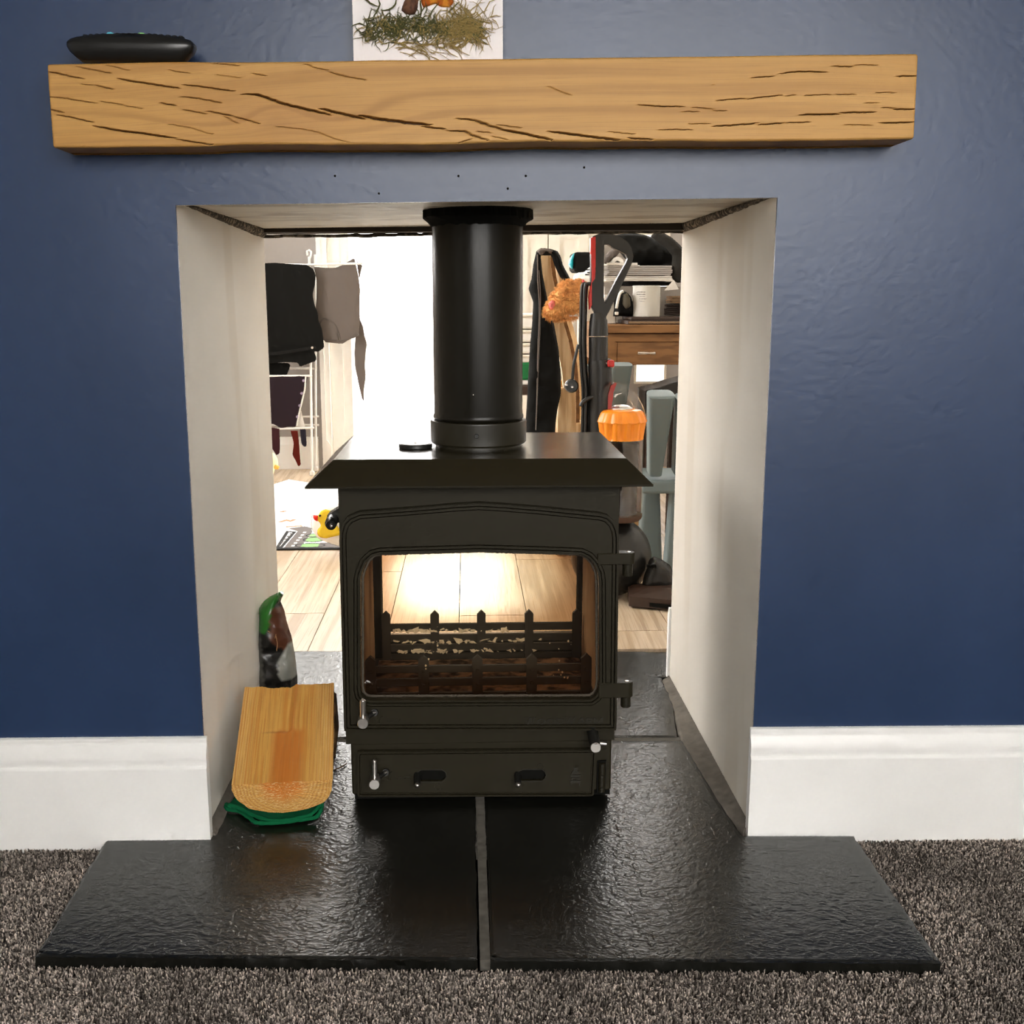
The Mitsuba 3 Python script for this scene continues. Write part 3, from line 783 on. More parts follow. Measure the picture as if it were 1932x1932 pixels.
for px in ((-0.107, 0.0426), (0.0681, 0.0401)):
    sl = obj('air_slider', tube([(px[0] - 0.001, AY + 0.004, px[1] + 0.0125), (px[0] - 0.0005, AY - 0.012, px[1] + 0.005), (px[0], AY - 0.017, px[1] + 0.0015)], [0.0058, 0.0058, 0.0055], 20), 'm_black_plastic', ad, smooth=35, label='black air slider pin')
    obj('slider_tip', lathe([(0, -0.001), (0.0052, -0.001), (0.0050, 0.003), (0.0036, 0.0058), (0.0018, 0.0070), (0, 0.0073)], (px[0], AY - 0.017, px[1] + 0.0015), 'y', 24), 'm_steel', sl, smooth=True, label='polished steel tip')
DYs, DY = DY, AY
t_handle(ad, (-0.1785, 0.0579), 0.094, 0, 0.0092, 0.0050)
arrow_mark(ad, -0.1577, 0.0489, 1.3)
obj('lettering', text('Lock', 0.0066, (-0.1467, AY + 0.0002, 0.0467), 0.0014, width=0.0265), 'm_iron_smooth', ad, smooth=False)
for px in ((-0.0721, 0.0313), (0.1073, 0.0658)):
    a = np.linspace(0, 2 * math.pi, 20)[:-1]
    obj('air_mark', tube(np.stack([px[0] + 0.0052 * np.cos(a), np.full(19, AY - 0.0002), px[1] + 0.0052 * np.sin(a)], 1), 0.0007, 6, closed=True), 'm_iron_smooth', ad)
DY = DYs
ex_, ez_ = 0.1695, 0.0457
em = [sbox(-0.0032, 0.0105, 0.0032, 0.0175), poly([(-0.0075, 0.0045), (0.0075, 0.0045), (0.0055, 0.0105), (-0.0055, 0.0105)]), sbox(-0.0088, -0.0005, 0.0088, 0.0035), poly([(-0.0070, -0.0065), (0.0070, -0.0065), (0.0070, -0.0012), (-0.0070, -0.0012)]).difference(sbox(-0.0042, -0.0052, 0.0042, -0.0024)),
      sbox(-0.0092, -0.0115, 0.0092, -0.0072), sbox(-0.0088, -0.0175, -0.0060, -0.0118), sbox(0.0060, -0.0175, 0.0088, -0.0118)]
obj('emblem', cat([prism(shapely.affinity.translate(q, ex_, ez_), AY - 0.0016, AY + 0.001) for q in em]), 'm_iron_smooth', ad, smooth=False, label='raised little stove emblem')
hs = obj('hinge', prism([(0.2088, 0.0719), (0.2238, 0.0726), (0.223, 0.0126), (0.2079, 0.0118)], 0.1105, SY0 + 0.001), 'm_black_gap', ad, smooth=False)
obj('hinge_barrel', cyl((0.2165, 0.110, 0.0693), (0.2165, 0.110, 0.0152), 0.0058, 20), 'm_iron_smooth', hs, smooth=35)
for q in ((0.2164, 0.0666), (0.2162, 0.0457), (0.2162, 0.0227)):
    obj('hinge_bolt', disc(0.0030, -0.0015, 0.004, (q[0], 0.1055, q[1]), 'y', 0.0008, 18), 'm_iron_smooth', hs)
# riddling knob
kx, kz = 0.2002, 0.1141
kn = obj('riddling_knob', tube([(kx - 0.0045, SY0 + 0.004, kz + 0.030), (kx, 0.079, kz + 0.002), (kx, 0.076, kz)], [0.0098, 0.0094, 0.009], 24), 'm_black_plastic', st, smooth=35)
obj('knob_face', disc(0.0092, 0, 0.006, (kx, 0.0775, kz), 'y', 0.0008, 36), 'm_steel', kn, label='brushed steel knob face')
obj('knob_pin', cyl((kx + 0.006, 0.082, kz + 0.004), (kx + 0.0195, 0.081, kz + 0.0035), 0.0043, 18), 'm_steel', kn, label='steel pin')
# air control on the left flank
lx = -0.2422
kb = obj('side_control', prism([(-0.2606, 0.499), (-0.2399, 0.512), (BX0 + 0.001, 0.4865), (-0.2609, 0.4867)], 0.195, 0.235), 'm_iron_smooth', st, smooth=False)
obj('side_knob', tube([(-0.2525, 0.215, 0.4913), (-0.2497, 0.16, 0.4928), (-0.2485, 0.150, 0.4912)], [0.0105, 0.0105, 0.0085], 24), 'm_black_plastic', kb, smooth=40)
obj('knob_tip', lathe([(0, -0.001), (0.0042, -0.001), (0.0036, 0.003), (0, 0.0045)], (-0.2473, 0.150, 0.4905), 'y', 20), 'm_steel', kb, smooth=True, label='shiny steel tip')

# inside the firebox ----------------------------------------------------------
BK0, BK1 = -0.1917, 0.2035
for (a, b) in ((BX0 + 0.0085, BX0 + 0.026), (BX1 - 0.026, BX1 - 0.0085)):
    obj('fire_brick', box(a, b, 0.135, 0.425, ZB + 0.02, 0.54, 0.003), 'm_brick', st, smooth=False, label='tan fire brick')
rf = sbox(RX0 - 0.016, RZ0 - 0.10, RX1 + 0.016, 0.535).difference(sbox(RX0, RZ0, RX1, 0.515))
rd = obj('rear_door', prism(rf, SY1 + 0.001, SY1 + 0.015), 'm_iron_smooth', st, smooth=False)
obj('rope_seal', cat([tube(spline([(x, SY1 - 0.002, z) for z in np.linspace(RZ0 + 0.004, 0.51, 24)], 2), 0.0022 + 0.0007 * rng.random(47), 6) for x in (RX0 + 0.001, RX1 - 0.001)]), 'm_rope', rd, smooth=True)
obj('rear_glass', trimesh.Trimesh(np.array([[RX0, SY1 + 0.008, RZ0], [RX1, SY1 + 0.008, RZ0], [RX1, SY1 + 0.008, 0.515], [RX0, SY1 + 0.008, 0.515]]), np.array([[0, 1, 2], [0, 2, 3]]), process=False), 'm_stove_glass', st, smooth=False)
for (y, xs, tip, sh, bars, hw, pad) in ((0.405, [-0.1797, -0.0833, 0.0092, 0.1042, 0.1995], 0.2636, 0.2549,
                                    [(0.2346, 0.2192), (0.212, 0.1965), (0.1921, 0.1766), (0.1722, 0.1566), (0.1521, 0.1365)], 0.0085, 0.008),
                                   (0.148, [-0.1877, -0.0954, -0.0013, 0.0941, 0.1904], 0.2585, 0.2497,
                                    [(0.2371, 0.2244), (0.2136, 0.1998), (0.187, 0.1732)], 0.0092, 0.010)):
    ff = obj('fire_fence', box(xs[0] - 0.006, xs[-1] + 0.006, y + 0.012, y + 0.016, bars[-1][1] - 0.02, bars[-1][1] - 0.012), 'm_soot', st, smooth=False)
    for (z1, z0) in bars:
        obj('bar', box(xs[0] - pad, xs[-1] + pad, y + 0.004, y + 0.012, z0, z1, 0.0012), 'm_soot', ff, smooth=False)
    for x in xs:
        obj('post', prism([(x - hw, bars[-1][1] - 0.02), (x + hw, bars[-1][1] - 0.02), (x + hw, sh), (x, tip), (x - hw, sh)], y - 0.004, y + 0.0045), 'm_soot', ff, smooth=False)
        if y < 0.2:
            for (z1, z0) in bars[:2]:
                obj('rivet', disc(0.0042, -0.004, 0.0015, (x, y - 0.0035, (z0 + z1) / 2), 'y', 0.002, 14), 'm_soot', ff)
FZ = 0.1732 - 0.012
obj('grate', box(BX0 + 0.01, BX1 - 0.01, 0.13, 0.42, FZ - 0.012, FZ, 0.002), 'm_soot', st, smooth=False)
# ash bed and flakes of charred bark
v, f, d, _, _ = tri_poly(sbox(-0.195, 0.168, 0.205, 0.40), 0.006)
hz = np.minimum(1, d / 0.03) * (0.002 + 0.014 * (meshkit.fbm(np.stack([v[:, 0] * 26, v[:, 1] * 26, 0 * d], 1), 4)))
obj('ash', trimesh.Trimesh(np.stack([v[:, 0], v[:, 1], FZ + 0.002 + hz], 1), f, process=False), 'm_ash_bed', st, smooth=False, kind='stuff', label='brown ash and charred chips')
fr_ = np.random.default_rng(5); fl_ = []
for i in range(170):
    row = fr_.choice(4, p=[0.26, 0.28, 0.30, 0.16])
    px = fr_.choice([fr_.normal(800, 22), fr_.normal(850, 60), fr_.normal(905, 40), fr_.uniform(740, 1040)], p=[0.3, 0.3, 0.2, 0.2])
    x = (px - 903) / 2013 * 2.13 + 0.004
    zt = [0.2192, 0.1965, 0.1766, 0.141][row]
    s = fr_.uniform(0.0025, 0.008); p = fr_.normal(0, 1, (7, 3)) * np.array([s * 0.75, 0.0014, s * 0.42])
    fl_.append(tm(mf.Manifold.hull_points(p)).apply_translation((x, 0.4035 - 0.0015, zt + s * 0.3 + fr_.uniform(0, 0.004))))
obj('ash_flakes', cat(fl_), 'm_ash', st, smooth=False, kind='stuff', label='pale ash flakes stuck to the rear bars')
sp = []
for i in range(16):
    px = (fr_.uniform(1030, 1090) if i < 12 else fr_.uniform(800, 830)), fr_.uniform(1195, 1275)
    q = np.array([(px[0] - 905) / 2013 * 1.83 + 0.003, DY + 0.0165, 0.292 - (px[1] - 1195) / 2013 * 1.72])
    s = fr_.uniform(0.0006, 0.0018); sp.append(trimesh.creation.icosphere(1, s).apply_scale((1, 0.4, 1.3)).apply_translation(q))
obj('ash_specks', cat(sp), 'm_ash', dr_, smooth=True, kind='stuff')

# ------------------------------------------------------------------ flue pipe, its cement collar, the thermometer
zt = 1.02
fp = thing('flue_pipe', 'matt black steel flue pipe rising from the stove top to the register plate', 'flue pipe')
RF = 0.0792
obj('pipe', lathe([(0, cz1 - 0.018), (RF - 0.006, cz1 - 0.018), (RF - 0.006, cz1 - 0.002), (RF, cz1 + 0.001), (RF + 0.0018, cz1 + 0.004), (RF + 0.0018, cz1 + 0.007), (RF, cz1 + 0.011), (RF, 1.06), (0, 1.06)], (SC, CY, 0), n=96), 'm_flue', fp, smooth=35)
mat('m_flue', pr((0.0085, 0.0074, 0.0048), 0.28, spec=0.24), lambda p, n, uv: fbm(p.x * 700, p.y * 700, p.z * 700, 2), 0.00008, 5e-4)
obj('seam_dot', disc(0.0012, -0.001, 0.001, (-0.005, CY - RF, 0.7073), 'y', 0.0004, 10), 'm_steel', fp)
cm_ = lathe([(0.072, 0.992), (RF + 0.002, 0.992), (RF + 0.006, 0.998), (RF + 0.011, 1.002), (RF + 0.0145, 1.006), (RF + 0.015, 1.034), (0.072, 1.034)], (SC, CY, 0), n=120)
v = cm_.vertices.copy(); e = meshkit.fbm(v * np.array([90, 90, 160.0]), 3) - 0.45
rad_ = np.stack([v[:, 0] - SC, v[:, 1] - CY, 0 * e], 1); rad_ /= np.linalg.norm(rad_, axis=1, keepdims=True) + 1e-9
v += rad_ * (e * 0.012)[:, None]; v[:, 2] += np.where(v[:, 2] < 1.004, e * 0.010, 0); cm_.vertices = v
obj('fire_cement', cm_, 'm_black_gap', fp, smooth=False, label='ragged black fire cement')
th = thing('stove_thermometer', 'small round black stove thermometer lying on the stove top left of the flue', 'thermometer')
tx, ty = -0.1077, 0.2471
obj('body', lathe([(0, 0.6106), (0.0285, 0.6106), (0.0295, 0.6118), (0.0295, 0.6168), (0.0285, 0.618), (0, 0.618)], (tx, ty, 0), n=48), 'm_black_plastic', th, smooth=35)
obj('dial', lathe([(0, 0.618), (0.0265, 0.618), (0.0265, 0.6188), (0, 0.6188)], (tx, ty, 0), n=48), 'm_grey_plastic', th, smooth=35, label='pale dial')
obj('spindle', lathe([(0, 0.6186), (0.0018, 0.6186), (0.0016, 0.6212), (0, 0.6215)], (tx, ty, 0), n=14), 'm_steel', th, smooth=35)


# ------------------------------------------------------------------ mantel beam with drying cracks
CRACKS = [(1.5, [(-0.5811, 1.1708), (-0.569, 1.1685), (-0.5523, 1.1651), (-0.5326, 1.1615)]), (1, [(-0.5406, 1.1776), (-0.5224, 1.1737), (-0.4951, 1.1686)]), (1.4, [(-0.5193, 1.1536), (-0.4934, 1.1479)]), (0.8, [(-0.5377, 1.1549), (-0.5224, 1.1536)]),
    (2, [(-0.4862, 1.1628), (-0.4649, 1.1579), (-0.4403, 1.1552), (-0.4187, 1.1524), (-0.4034, 1.1496)]), (0.8, [(-0.5066, 1.1803), (-0.4701, 1.1727)]), (0.9, [(-0.4174, 1.1737), (-0.3898, 1.1695)]), (1.1, [(-0.3703, 1.1851), (-0.3456, 1.1824), (-0.324, 1.1802)]),
    (1.6, [(-0.3999, 1.1552), (-0.3783, 1.1533), (-0.3535, 1.1497), (-0.3303, 1.1472)]), (1.3, [(-0.4039, 1.1397), (-0.3791, 1.1375), (-0.3498, 1.1321)]), (3, [(-0.3211, 1.1434), (-0.3007, 1.1432), (-0.2791, 1.1362), (-0.2543, 1.1289), (-0.2261, 1.1231), (-0.2011, 1.1173)]),
    (3, [(-0.2166, 1.1262), (-0.1915, 1.1204), (-0.1538, 1.1122)]), (4, [(-0.1631, 1.1176), (-0.1379, 1.1132), (-0.1031, 1.1089), (-0.0617, 1.1053)]), (2, [(-0.0745, 1.1031), (-0.0426, 1.1003)]), (2, [(-0.0411, 1.0978), (-0.0171, 1.0974), (-0.0043, 1.0914), (0.0085, 1.0875), (0.0155, 1.0857)]),
    (2, [(-0.0265, 1.1141), (-0.0074, 1.1127), (0.0156, 1.1068)]), (1.4, [(-0.582, 1.1225), (-0.5638, 1.1176)]), (1.5, [(-0.5718, 1.1145), (-0.5519, 1.1117), (-0.5244, 1.1053)]), (2.5, [(-0.5248, 1.1008), (-0.494, 1.0956), (-0.4724, 1.0927), (-0.4476, 1.0899), (-0.4134, 1.0856)]),
    (1.6, [(-0.4135, 1.0841), (-0.3886, 1.0806), (-0.348, 1.0748)]), (1.1, [(-0.5807, 1.1383), (-0.5531, 1.1355), (-0.5164, 1.1299)]), (0.9, [(-0.5131, 1.1329), (-0.4855, 1.1286), (-0.4579, 1.1238)]), (1.5, [(-0.4325, 1.1314), (-0.4109, 1.1277)]), (1.2, [(-0.4018, 1.1227), (-0.3693, 1.1175)]),
    (1.5, [(-0.3691, 1.1211), (-0.3334, 1.1148)]), (1.4, [(-0.3334, 1.1142), (-0.3117, 1.1089), (-0.2993, 1.1054)]), (0.8, [(-0.346, 1.1147), (-0.3276, 1.1043)]), (1, [(-0.3057, 1.1709), (-0.2871, 1.1675)]), (1, [(-0.2365, 1.1843), (-0.2211, 1.1785), (-0.2024, 1.1757)]),
    (1, [(-0.1993, 1.1733), (-0.1775, 1.167), (-0.1525, 1.1633)]), (0.7, [(-0.2743, 1.1017), (-0.2428, 1.0989), (-0.2177, 1.0945), (-0.1989, 1.087), (-0.1705, 1.0796)]), (1.4, [(-0.0236, 1.0821), (-0.0076, 1.0874)]), (0.7, [(-0.4217, 1.1036), (-0.3938, 1.0993), (-0.3629, 1.0905)]), (0.6, [(-0.3526, 1.1684), (-0.3216, 1.1642)]),
    (2, [(0.0009, 1.1097), (0.0173, 1.1051), (0.037, 1.0997)]), (3, [(0.0337, 1.0996), (0.0666, 1.0945), (0.1062, 1.0866)]), (3, [(0.0995, 1.0985), (0.1226, 1.0955), (0.1657, 1.0905), (0.2122, 1.0861)]), (2, [(0.2121, 1.0899), (0.2487, 1.0882)]),
    (1, [(0.0288, 1.1058), (0.0632, 1.1023)]), (1, [(0.0008, 1.0978), (0.0205, 1.0948)]), (1, [(0.0205, 1.0917), (0.0435, 1.0856)]), (1, [(0.1854, 1.0982), (0.222, 1.0947)]), (1.5, [(0.226, 1.1338), (0.2542, 1.1325), (0.2906, 1.1318)]),
    (1, [(0.2875, 1.1256), (0.3108, 1.1254)]), (1, [(0.3023, 1.1313), (0.3306, 1.129)]), (1, [(0.3307, 1.1268), (0.349, 1.1276)]), (1.4, [(0.3352, 1.1403), (0.3567, 1.1426), (0.3766, 1.1434)]), (1.5, [(0.3783, 1.1428), (0.4031, 1.1461), (0.4264, 1.1482)]),
    (1, [(0.4331, 1.1476), (0.4464, 1.1487)]), (1.1, [(0.4597, 1.1485), (0.4965, 1.1494)]), (1, [(0.5031, 1.1501), (0.5299, 1.15)]), (1.4, [(0.3837, 1.1709), (0.4151, 1.1736)]), (1.8, [(0.4233, 1.1768), (0.4514, 1.1801), (0.488, 1.1789)]),
    (1.5, [(0.4959, 1.1873), (0.5259, 1.1867)]), (1, [(0.5275, 1.1889), (0.5592, 1.1889)]), (1.8, [(0.5886, 1.1748), (0.6188, 1.1751)]), (2.4, [(0.4528, 1.1224), (0.5114, 1.1241)]), (2, [(0.5113, 1.126), (0.5617, 1.1267)]),
    (1.2, [(0.5697, 1.1327), (0.5883, 1.1329)]), (2, [(0.5867, 1.131), (0.6171, 1.1309)]), (2, [(0.5678, 1.1122), (0.6184, 1.1138)]), (2, [(0.3315, 1.1064), (0.3648, 1.1082), (0.3947, 1.1113)]), (1.8, [(0.3965, 1.1091), (0.4316, 1.1116)]),
    (1.4, [(0.4349, 1.1116), (0.4684, 1.1131)]), (1.2, [(0.2567, 1.1015), (0.3016, 1.1015)]), (0.9, [(0.298, 1.1093), (0.3263, 1.1095)]), (1, [(0.519, 1.1097), (0.5562, 1.109)]), (0.9, [(0.56, 1.1527), (0.5868, 1.153)]), (1, [(0.5458, 1.1388), (0.5642, 1.1393)]),
    (0.6, [(0.0991, 1.1576), (0.1319, 1.1455)]), (0.6, [(0.3275, 1.1688), (0.3294, 1.1611)])]


def beam():
    YF, YB = -0.078, 0.0005
    TLx, TLz, TRx, TRz = -0.5808, 1.1805, 0.617, 1.2055
    BLx, BLz, BRx, BRz = -0.5818, 1.0723, 0.6195, 1.0914
    ns, nf = 520, 320
    prof = [(YB, 0.0)] + [(YB + (YF + 0.004 - YB) * t, 0.0) for t in (0.33, 0.66, 1.0)] + [(YF + 0.0014, 0.008), (YF + 0.0003, 0.02)] + [(YF, t) for t in np.linspace(0.028, 0.972, nf)] + [(YF + 0.0003, 0.98), (YF + 0.0014, 0.992)] + \
           [(YF + 0.004 + (YB - YF - 0.004) * t, 1.0) for t in (0.0, 0.33, 0.66, 1.0)]
    prof = np.array(prof); k = len(prof)
    s = np.concatenate([[0, 0.0006, 0.0016], np.linspace(0.003, 0.997, ns), [0.9984, 0.9994, 1.0]])
    ins = np.concatenate([[0.004, 0.0012, 0.0003], np.zeros(ns), [0.0003, 0.0012, 0.004]])
    S, Pk = np.meshgrid(s, np.arange(k), indexing='ij')
    t = prof[Pk, 1]; y = prof[Pk, 0].copy()
    x0 = BLx + (TLx - BLx) * t; x1 = BRx + (TRx - BRx) * t
    x = x0 + (x1 - x0) * S
    wob = (meshkit.fbm(np.stack([S * 9, 0 * S + 2, 0 * S], -1), 3) - 0.5)
    wob2 = (meshkit.fbm(np.stack([S * 8, 0 * S + 8, 0 * S], -1), 3) - 0.5)
    zb = BLz + (BRz - BLz) * S + wob * 0.004; zt = TLz + (TRz - TLz) * S + wob2 * 0.0025
    z = zb + (zt - zb) * t
    I = ins[:, None] * np.ones_like(t)
    z = z + I * (0.5 - t) * 1.6; y = np.where(y < -0.04, y + I, y)
    stain = np.zeros(x.shape); fr = (Pk >= 5) & (Pk < 7 + nf)
    P = np.stack([x, z], -1)
    for w, line in CRACKS:
        L = np.array(line); tot = 0; seg = np.linalg.norm(np.diff(L, axis=0), axis=1); T_ = seg.sum(); best = np.full(x.shape, 9.0)
        xm, xM = L[:, 0].min() - 0.01, L[:, 0].max() + 0.01
        msk = fr & (x > xm) & (x < xM)
        q = P[msk]; q = q + (np.stack([0 * q[:, 0], meshkit.noise(np.stack([q[:, 0] * 300, 0 * q[:, 0] + w, 0 * q[:, 0]], 1)) - 0.5], 1)) * 0.0012
        bd = np.full(len(q), 9.0)
        for a, b, l in zip(L[:-1], L[1:], seg):
            u = np.clip(((q - a) @ (b - a)) / (l * l), 0, 1); d = np.linalg.norm(q - a - u[:, None] * (b - a), axis=1)
            along = (tot + u * l) / T_; hw = 0.00037 * w * np.clip(np.minimum(along, 1 - along) * 5 + 0.22, 0, 1)
            bd = np.minimum(bd, d / np.maximum(hw, 0.00024)); tot += l
        c = np.clip(1.25 - bd, 0, 1)
        stain[msk] = np.maximum(stain[msk], c * min(1, 0.55 + 0.3 * w))
        y[msk] = np.maximum(y[msk], YF + np.minimum(c * 1.4, 1) * min(0.009, 0.003 * w))
    y = np.where(fr, y + (meshkit.fbm(np.stack([x * 5, z * 16, 0 * x], -1), 3) - 0.5) * 0.0024, y)
    V = np.stack([x, y, z], -1); m = V.shape[0]
    V = V.reshape(-1, 3); st_ = stain.reshape(-1)
    ii, jj = np.meshgrid(np.arange(m - 1), np.arange(k), indexing='ij'); j2 = (jj + 1) % k
    a, b, c, d = ii * k + jj, (ii + 1) * k + jj, (ii + 1) * k + j2, ii * k + j2
    F = np.concatenate([np.stack([a, b, c], -1).reshape(-1, 3), np.stack([a, c, d], -1).reshape(-1, 3)])
    n0 = len(V); c0 = V[:k].mean(0); c1 = V[-k:].mean(0); V = np.vstack([V, c0, c1]); st_ = np.append(st_, [0, 0])
    j = np.arange(k); j2 = (j + 1) % k
    F = np.vstack([F, np.stack([np.full(k, n0), j, j2], 1), np.stack([np.full(k, n0 + 1), (m - 1) * k + j2, (m - 1) * k + j], 1)])
    mesh = trimesh.Trimesh(V, F, process=False)
    if mesh.volume < 0:
        mesh.faces = mesh.faces[:, ::-1]
    return mesh, np.stack([st_, 0 * st_], 1)


bm, buv = beam()
whole('mantel_beam', bm, 'm_oak', 'solid oak mantel beam with long dark drying cracks fixed to the blue wall', 'mantelpiece', smooth=True, uv=buv)

# ------------------------------------------------------------------ on the mantel
TOPZ = lambda x: 1.1861 + (x - -0.5909) * (1.2116 - 1.1861) / (0.6283 - -0.5909)
rc = thing('remote_control', 'black remote control lying on the left end of the oak mantel', 'remote control')
ra, rb_ = -0.5601, -0.3867
rcx, rw = (ra + rb_) / 2, (rb_ - ra) / 2
zt_ = TOPZ(rcx) + 0.0005
sec = []
for (u, w, z) in ((0.80, 0.012, 0), (0.86, 0.016, 0.004), (0.96, 0.0185, 0.012), (1.0, 0.0195, 0.019), (0.995, 0.0185, 0.0235), (0.95, 0.017, 0.0275), (0.84, 0.015, 0.0305), (0.55, 0.0135, 0.0335), (0.2, 0.013, 0.0345)):
    for a in np.linspace(0, 2 * math.pi, 49)[:-1]:
        ca, sa = math.cos(a), math.sin(a); e = 0.45
        sec.append((rcx + rw * u * math.copysign(abs(ca) ** e, ca), -0.049 + w * math.copysign(abs(sa) ** e, sa), zt_ + z))
obj('body', hull(sec), 'm_black_gloss', rc, smooth=35)
mat('m_black_gloss', pr((0.008, 0.008, 0.0075), 0.28, spec=0.5))
for i, px in enumerate((160, 171, 182.5, 194, 221, 232, 243, 255, 281, 292, 303, 316, 328, 340)):
    x = (px - 245) / 121 * rw + rcx; u = abs(x - rcx) / rw
    z = zt_ + 0.0352 - 0.0062 * max(0, u - 0.2) ** 1.5
    m = trimesh.creation.icosphere(2, 1.0); m.apply_scale((0.0042, 0.010, 0.0026)); m.apply_translation((x, -0.049, z - 0.0006)); obj('button', m, 'm_black_plastic', rc, smooth=True)
for px, mt, lb in ((207, 'm_cyan_button', 'pale blue button'), (266, 'm_lime_button', 'pale green button')):
    x = (px - 245) / 121 * rw + rcx
    m = trimesh.creation.icosphere(2, 1.0); m.apply_scale((0.0050, 0.006, 0.0024)); m.apply_translation((x, -0.053, zt_ + 0.0352)); obj('button', m, mt, rc, smooth=True, label=lb)

pc = thing('leaf_collage', 'white paper collage of dried moss and autumn leaves propped on the mantel', 'picture')
PX0, PX1, PZ0 = -0.1721, 0.0387, 1.2028
PYF = -0.030
obj('card', cat([box(PX0, PX1, PYF, PYF + 0.003, PZ0 - 0.010, PZ0 + 0.24, 0.0004)]), 'm_collage_card', pc, smooth=False)
mat('m_collage_card', pr((0.84, 0.80, 0.79), 0.8, spec=0.2))
q = random.Random(3)
def strand(x, z, ang, ln, curl, r, y=None):
    p = [(x, PYF - 0.001 - q.uniform(0, 0.004) if y is None else y, z)]
    for i in range(5):
        ang += curl + q.gauss(0, 0.25); p.append((p[-1][0] + ln / 5 * math.cos(ang), PYF - 0.0007 - q.uniform(0, 0.005), p[-1][2] + ln / 5 * math.sin(ang)))
    return tube(p, [r * 0.6, r, r, r * 0.9, r * 0.7, r * 0.35], 4)
W_ = PX1 - PX0
px2 = lambda X, Y_: (PX0 + (X - 100) / 1708 * W_, PZ0 + (668 - Y_) / 1708 * W_)
moss, straw = [], []
for i in range(560):
    t = q.random(); X = 240 + 1320 * t
    cy = 430 - 90 * math.sin(t * 3.0 + 0.3) - (60 if t > 0.75 else 0) + q.gauss(0, 62)
    x, z = px2(X, cy)
    (moss if q.random() < (0.8 if t < 0.62 else 0.25) else straw).append(strand(x, z, q.uniform(0, 6.28), q.uniform(0.010, 0.026), q.gauss(0, 0.35), q.uniform(0.00035, 0.00085)))
for i in range(150):
    X, Y_ = q.gauss(1400, 120), q.gauss(300, 75); x, z = px2(X, Y_); straw.append(strand(x, z, q.uniform(0, 6.28), q.uniform(0.016, 0.036), q.gauss(0, 0.1), q.uniform(0.0003, 0.0007)))
for i in range(60):
    X, Y_ = q.uniform(500, 1250), q.gauss(560, 40); x, z = px2(X, Y_); straw.append(strand(x, z, q.uniform(-0.5, 0.5), q.uniform(0.016, 0.04), q.gauss(0, 0.2), q.uniform(0.0003, 0.0007)))
for a, b, ang, ln in ((400, 60, -1.57, 0.030), (600, 60, -1.5, 0.030), (250, 60, -0.45, 0.020), (870, 60, -1.6, 0.026), (960, 250, 1.0, 0.026), (1190, 190, 0.9, 0.022), (240, 500, 1.5, 0.022), (240, 500, 0.35, 0.02)):
    x, z = px2(a, b); moss.append(strand(x, z, ang, ln, 0.0, 0.0011))
obj('moss', cat(moss), 'm_moss', pc, smooth=True, kind='stuff', label='tangle of dried green moss')
obj('straw', cat(straw), 'm_straw', pc, smooth=True, kind='stuff', label='dry yellow grass stalks')
mat('m_moss', pr((0.085, 0.085, 0.032), 0.95, spec=0.1)); mat('m_straw', pr((0.32, 0.235, 0.085), 0.95, spec=0.1))
px3 = lambda L: [px2(a, b) for a, b in L]
for L, mt, lb in (([(880, 70), (900, 135), (960, 120), (1040, 90), (1100, 125), (1200, 130), (1250, 80), (1215, -30), (1230, -220), (1150, -330), (960, -330), (860, -200)], 'm_leaf_orange', 'orange leaf'),
                  ([(655, 165), (700, 205), (760, 215), (810, 205), (840, 140), (850, 60), (880, 30), (880, -120), (720, -120), (715, 30), (680, 90)], 'm_leaf_brown', 'curled brown leaf'),
                  ([(180, -10), (320, 12), (420, 36), (540, 18), (600, -90), (400, -200), (200, -120)], 'm_leaf_brown', 'brown leaf')):
    obj('leaf', puff(px3(L), PYF - 0.001, 0.006, 0.0005, 0.003, amp=0.0035, freq=110, seed=len(L)), mt, pc, smooth=True, label=lb)
mat('m_leaf_orange', pr(proc(lambda p, n, uv: mix((0.62, 0.24, 0.03), (0.42, 0.10, 0.015), smoothstep(0.35, 0.7, fbm(p.x * 120, p.z * 120, 1.0, 3)))), 0.8, spec=0.2))
mat('m_leaf_brown', pr(proc(lambda p, n, uv: mix((0.15, 0.07, 0.04), (0.06, 0.028, 0.02), smoothstep(0.35, 0.7, fbm(p.x * 150, p.z * 90, 1.0, 3)))), 0.8, spec=0.2))

# ------------------------------------------------------------------ split log on a green cloth, a second log, the kindling bag
lg_o = np.array([-0.3222, 0.004, 0.093])      # centre of the near end of the split face
el, az = math.radians(20), math.radians(-5.5)
A = np.array([math.sin(az) * math.cos(el), math.cos(az) * math.cos(el), math.sin(el)])       # along the log
R_ = np.cross(A, [0, 0, 1]); R_ /= np.linalg.norm(R_)                                           # to the right
U = np.cross(R_, A)                                                                              # out of the split face
HW, DP, LN = -0.2408 - lg_o[0], 0.0690, 0.240


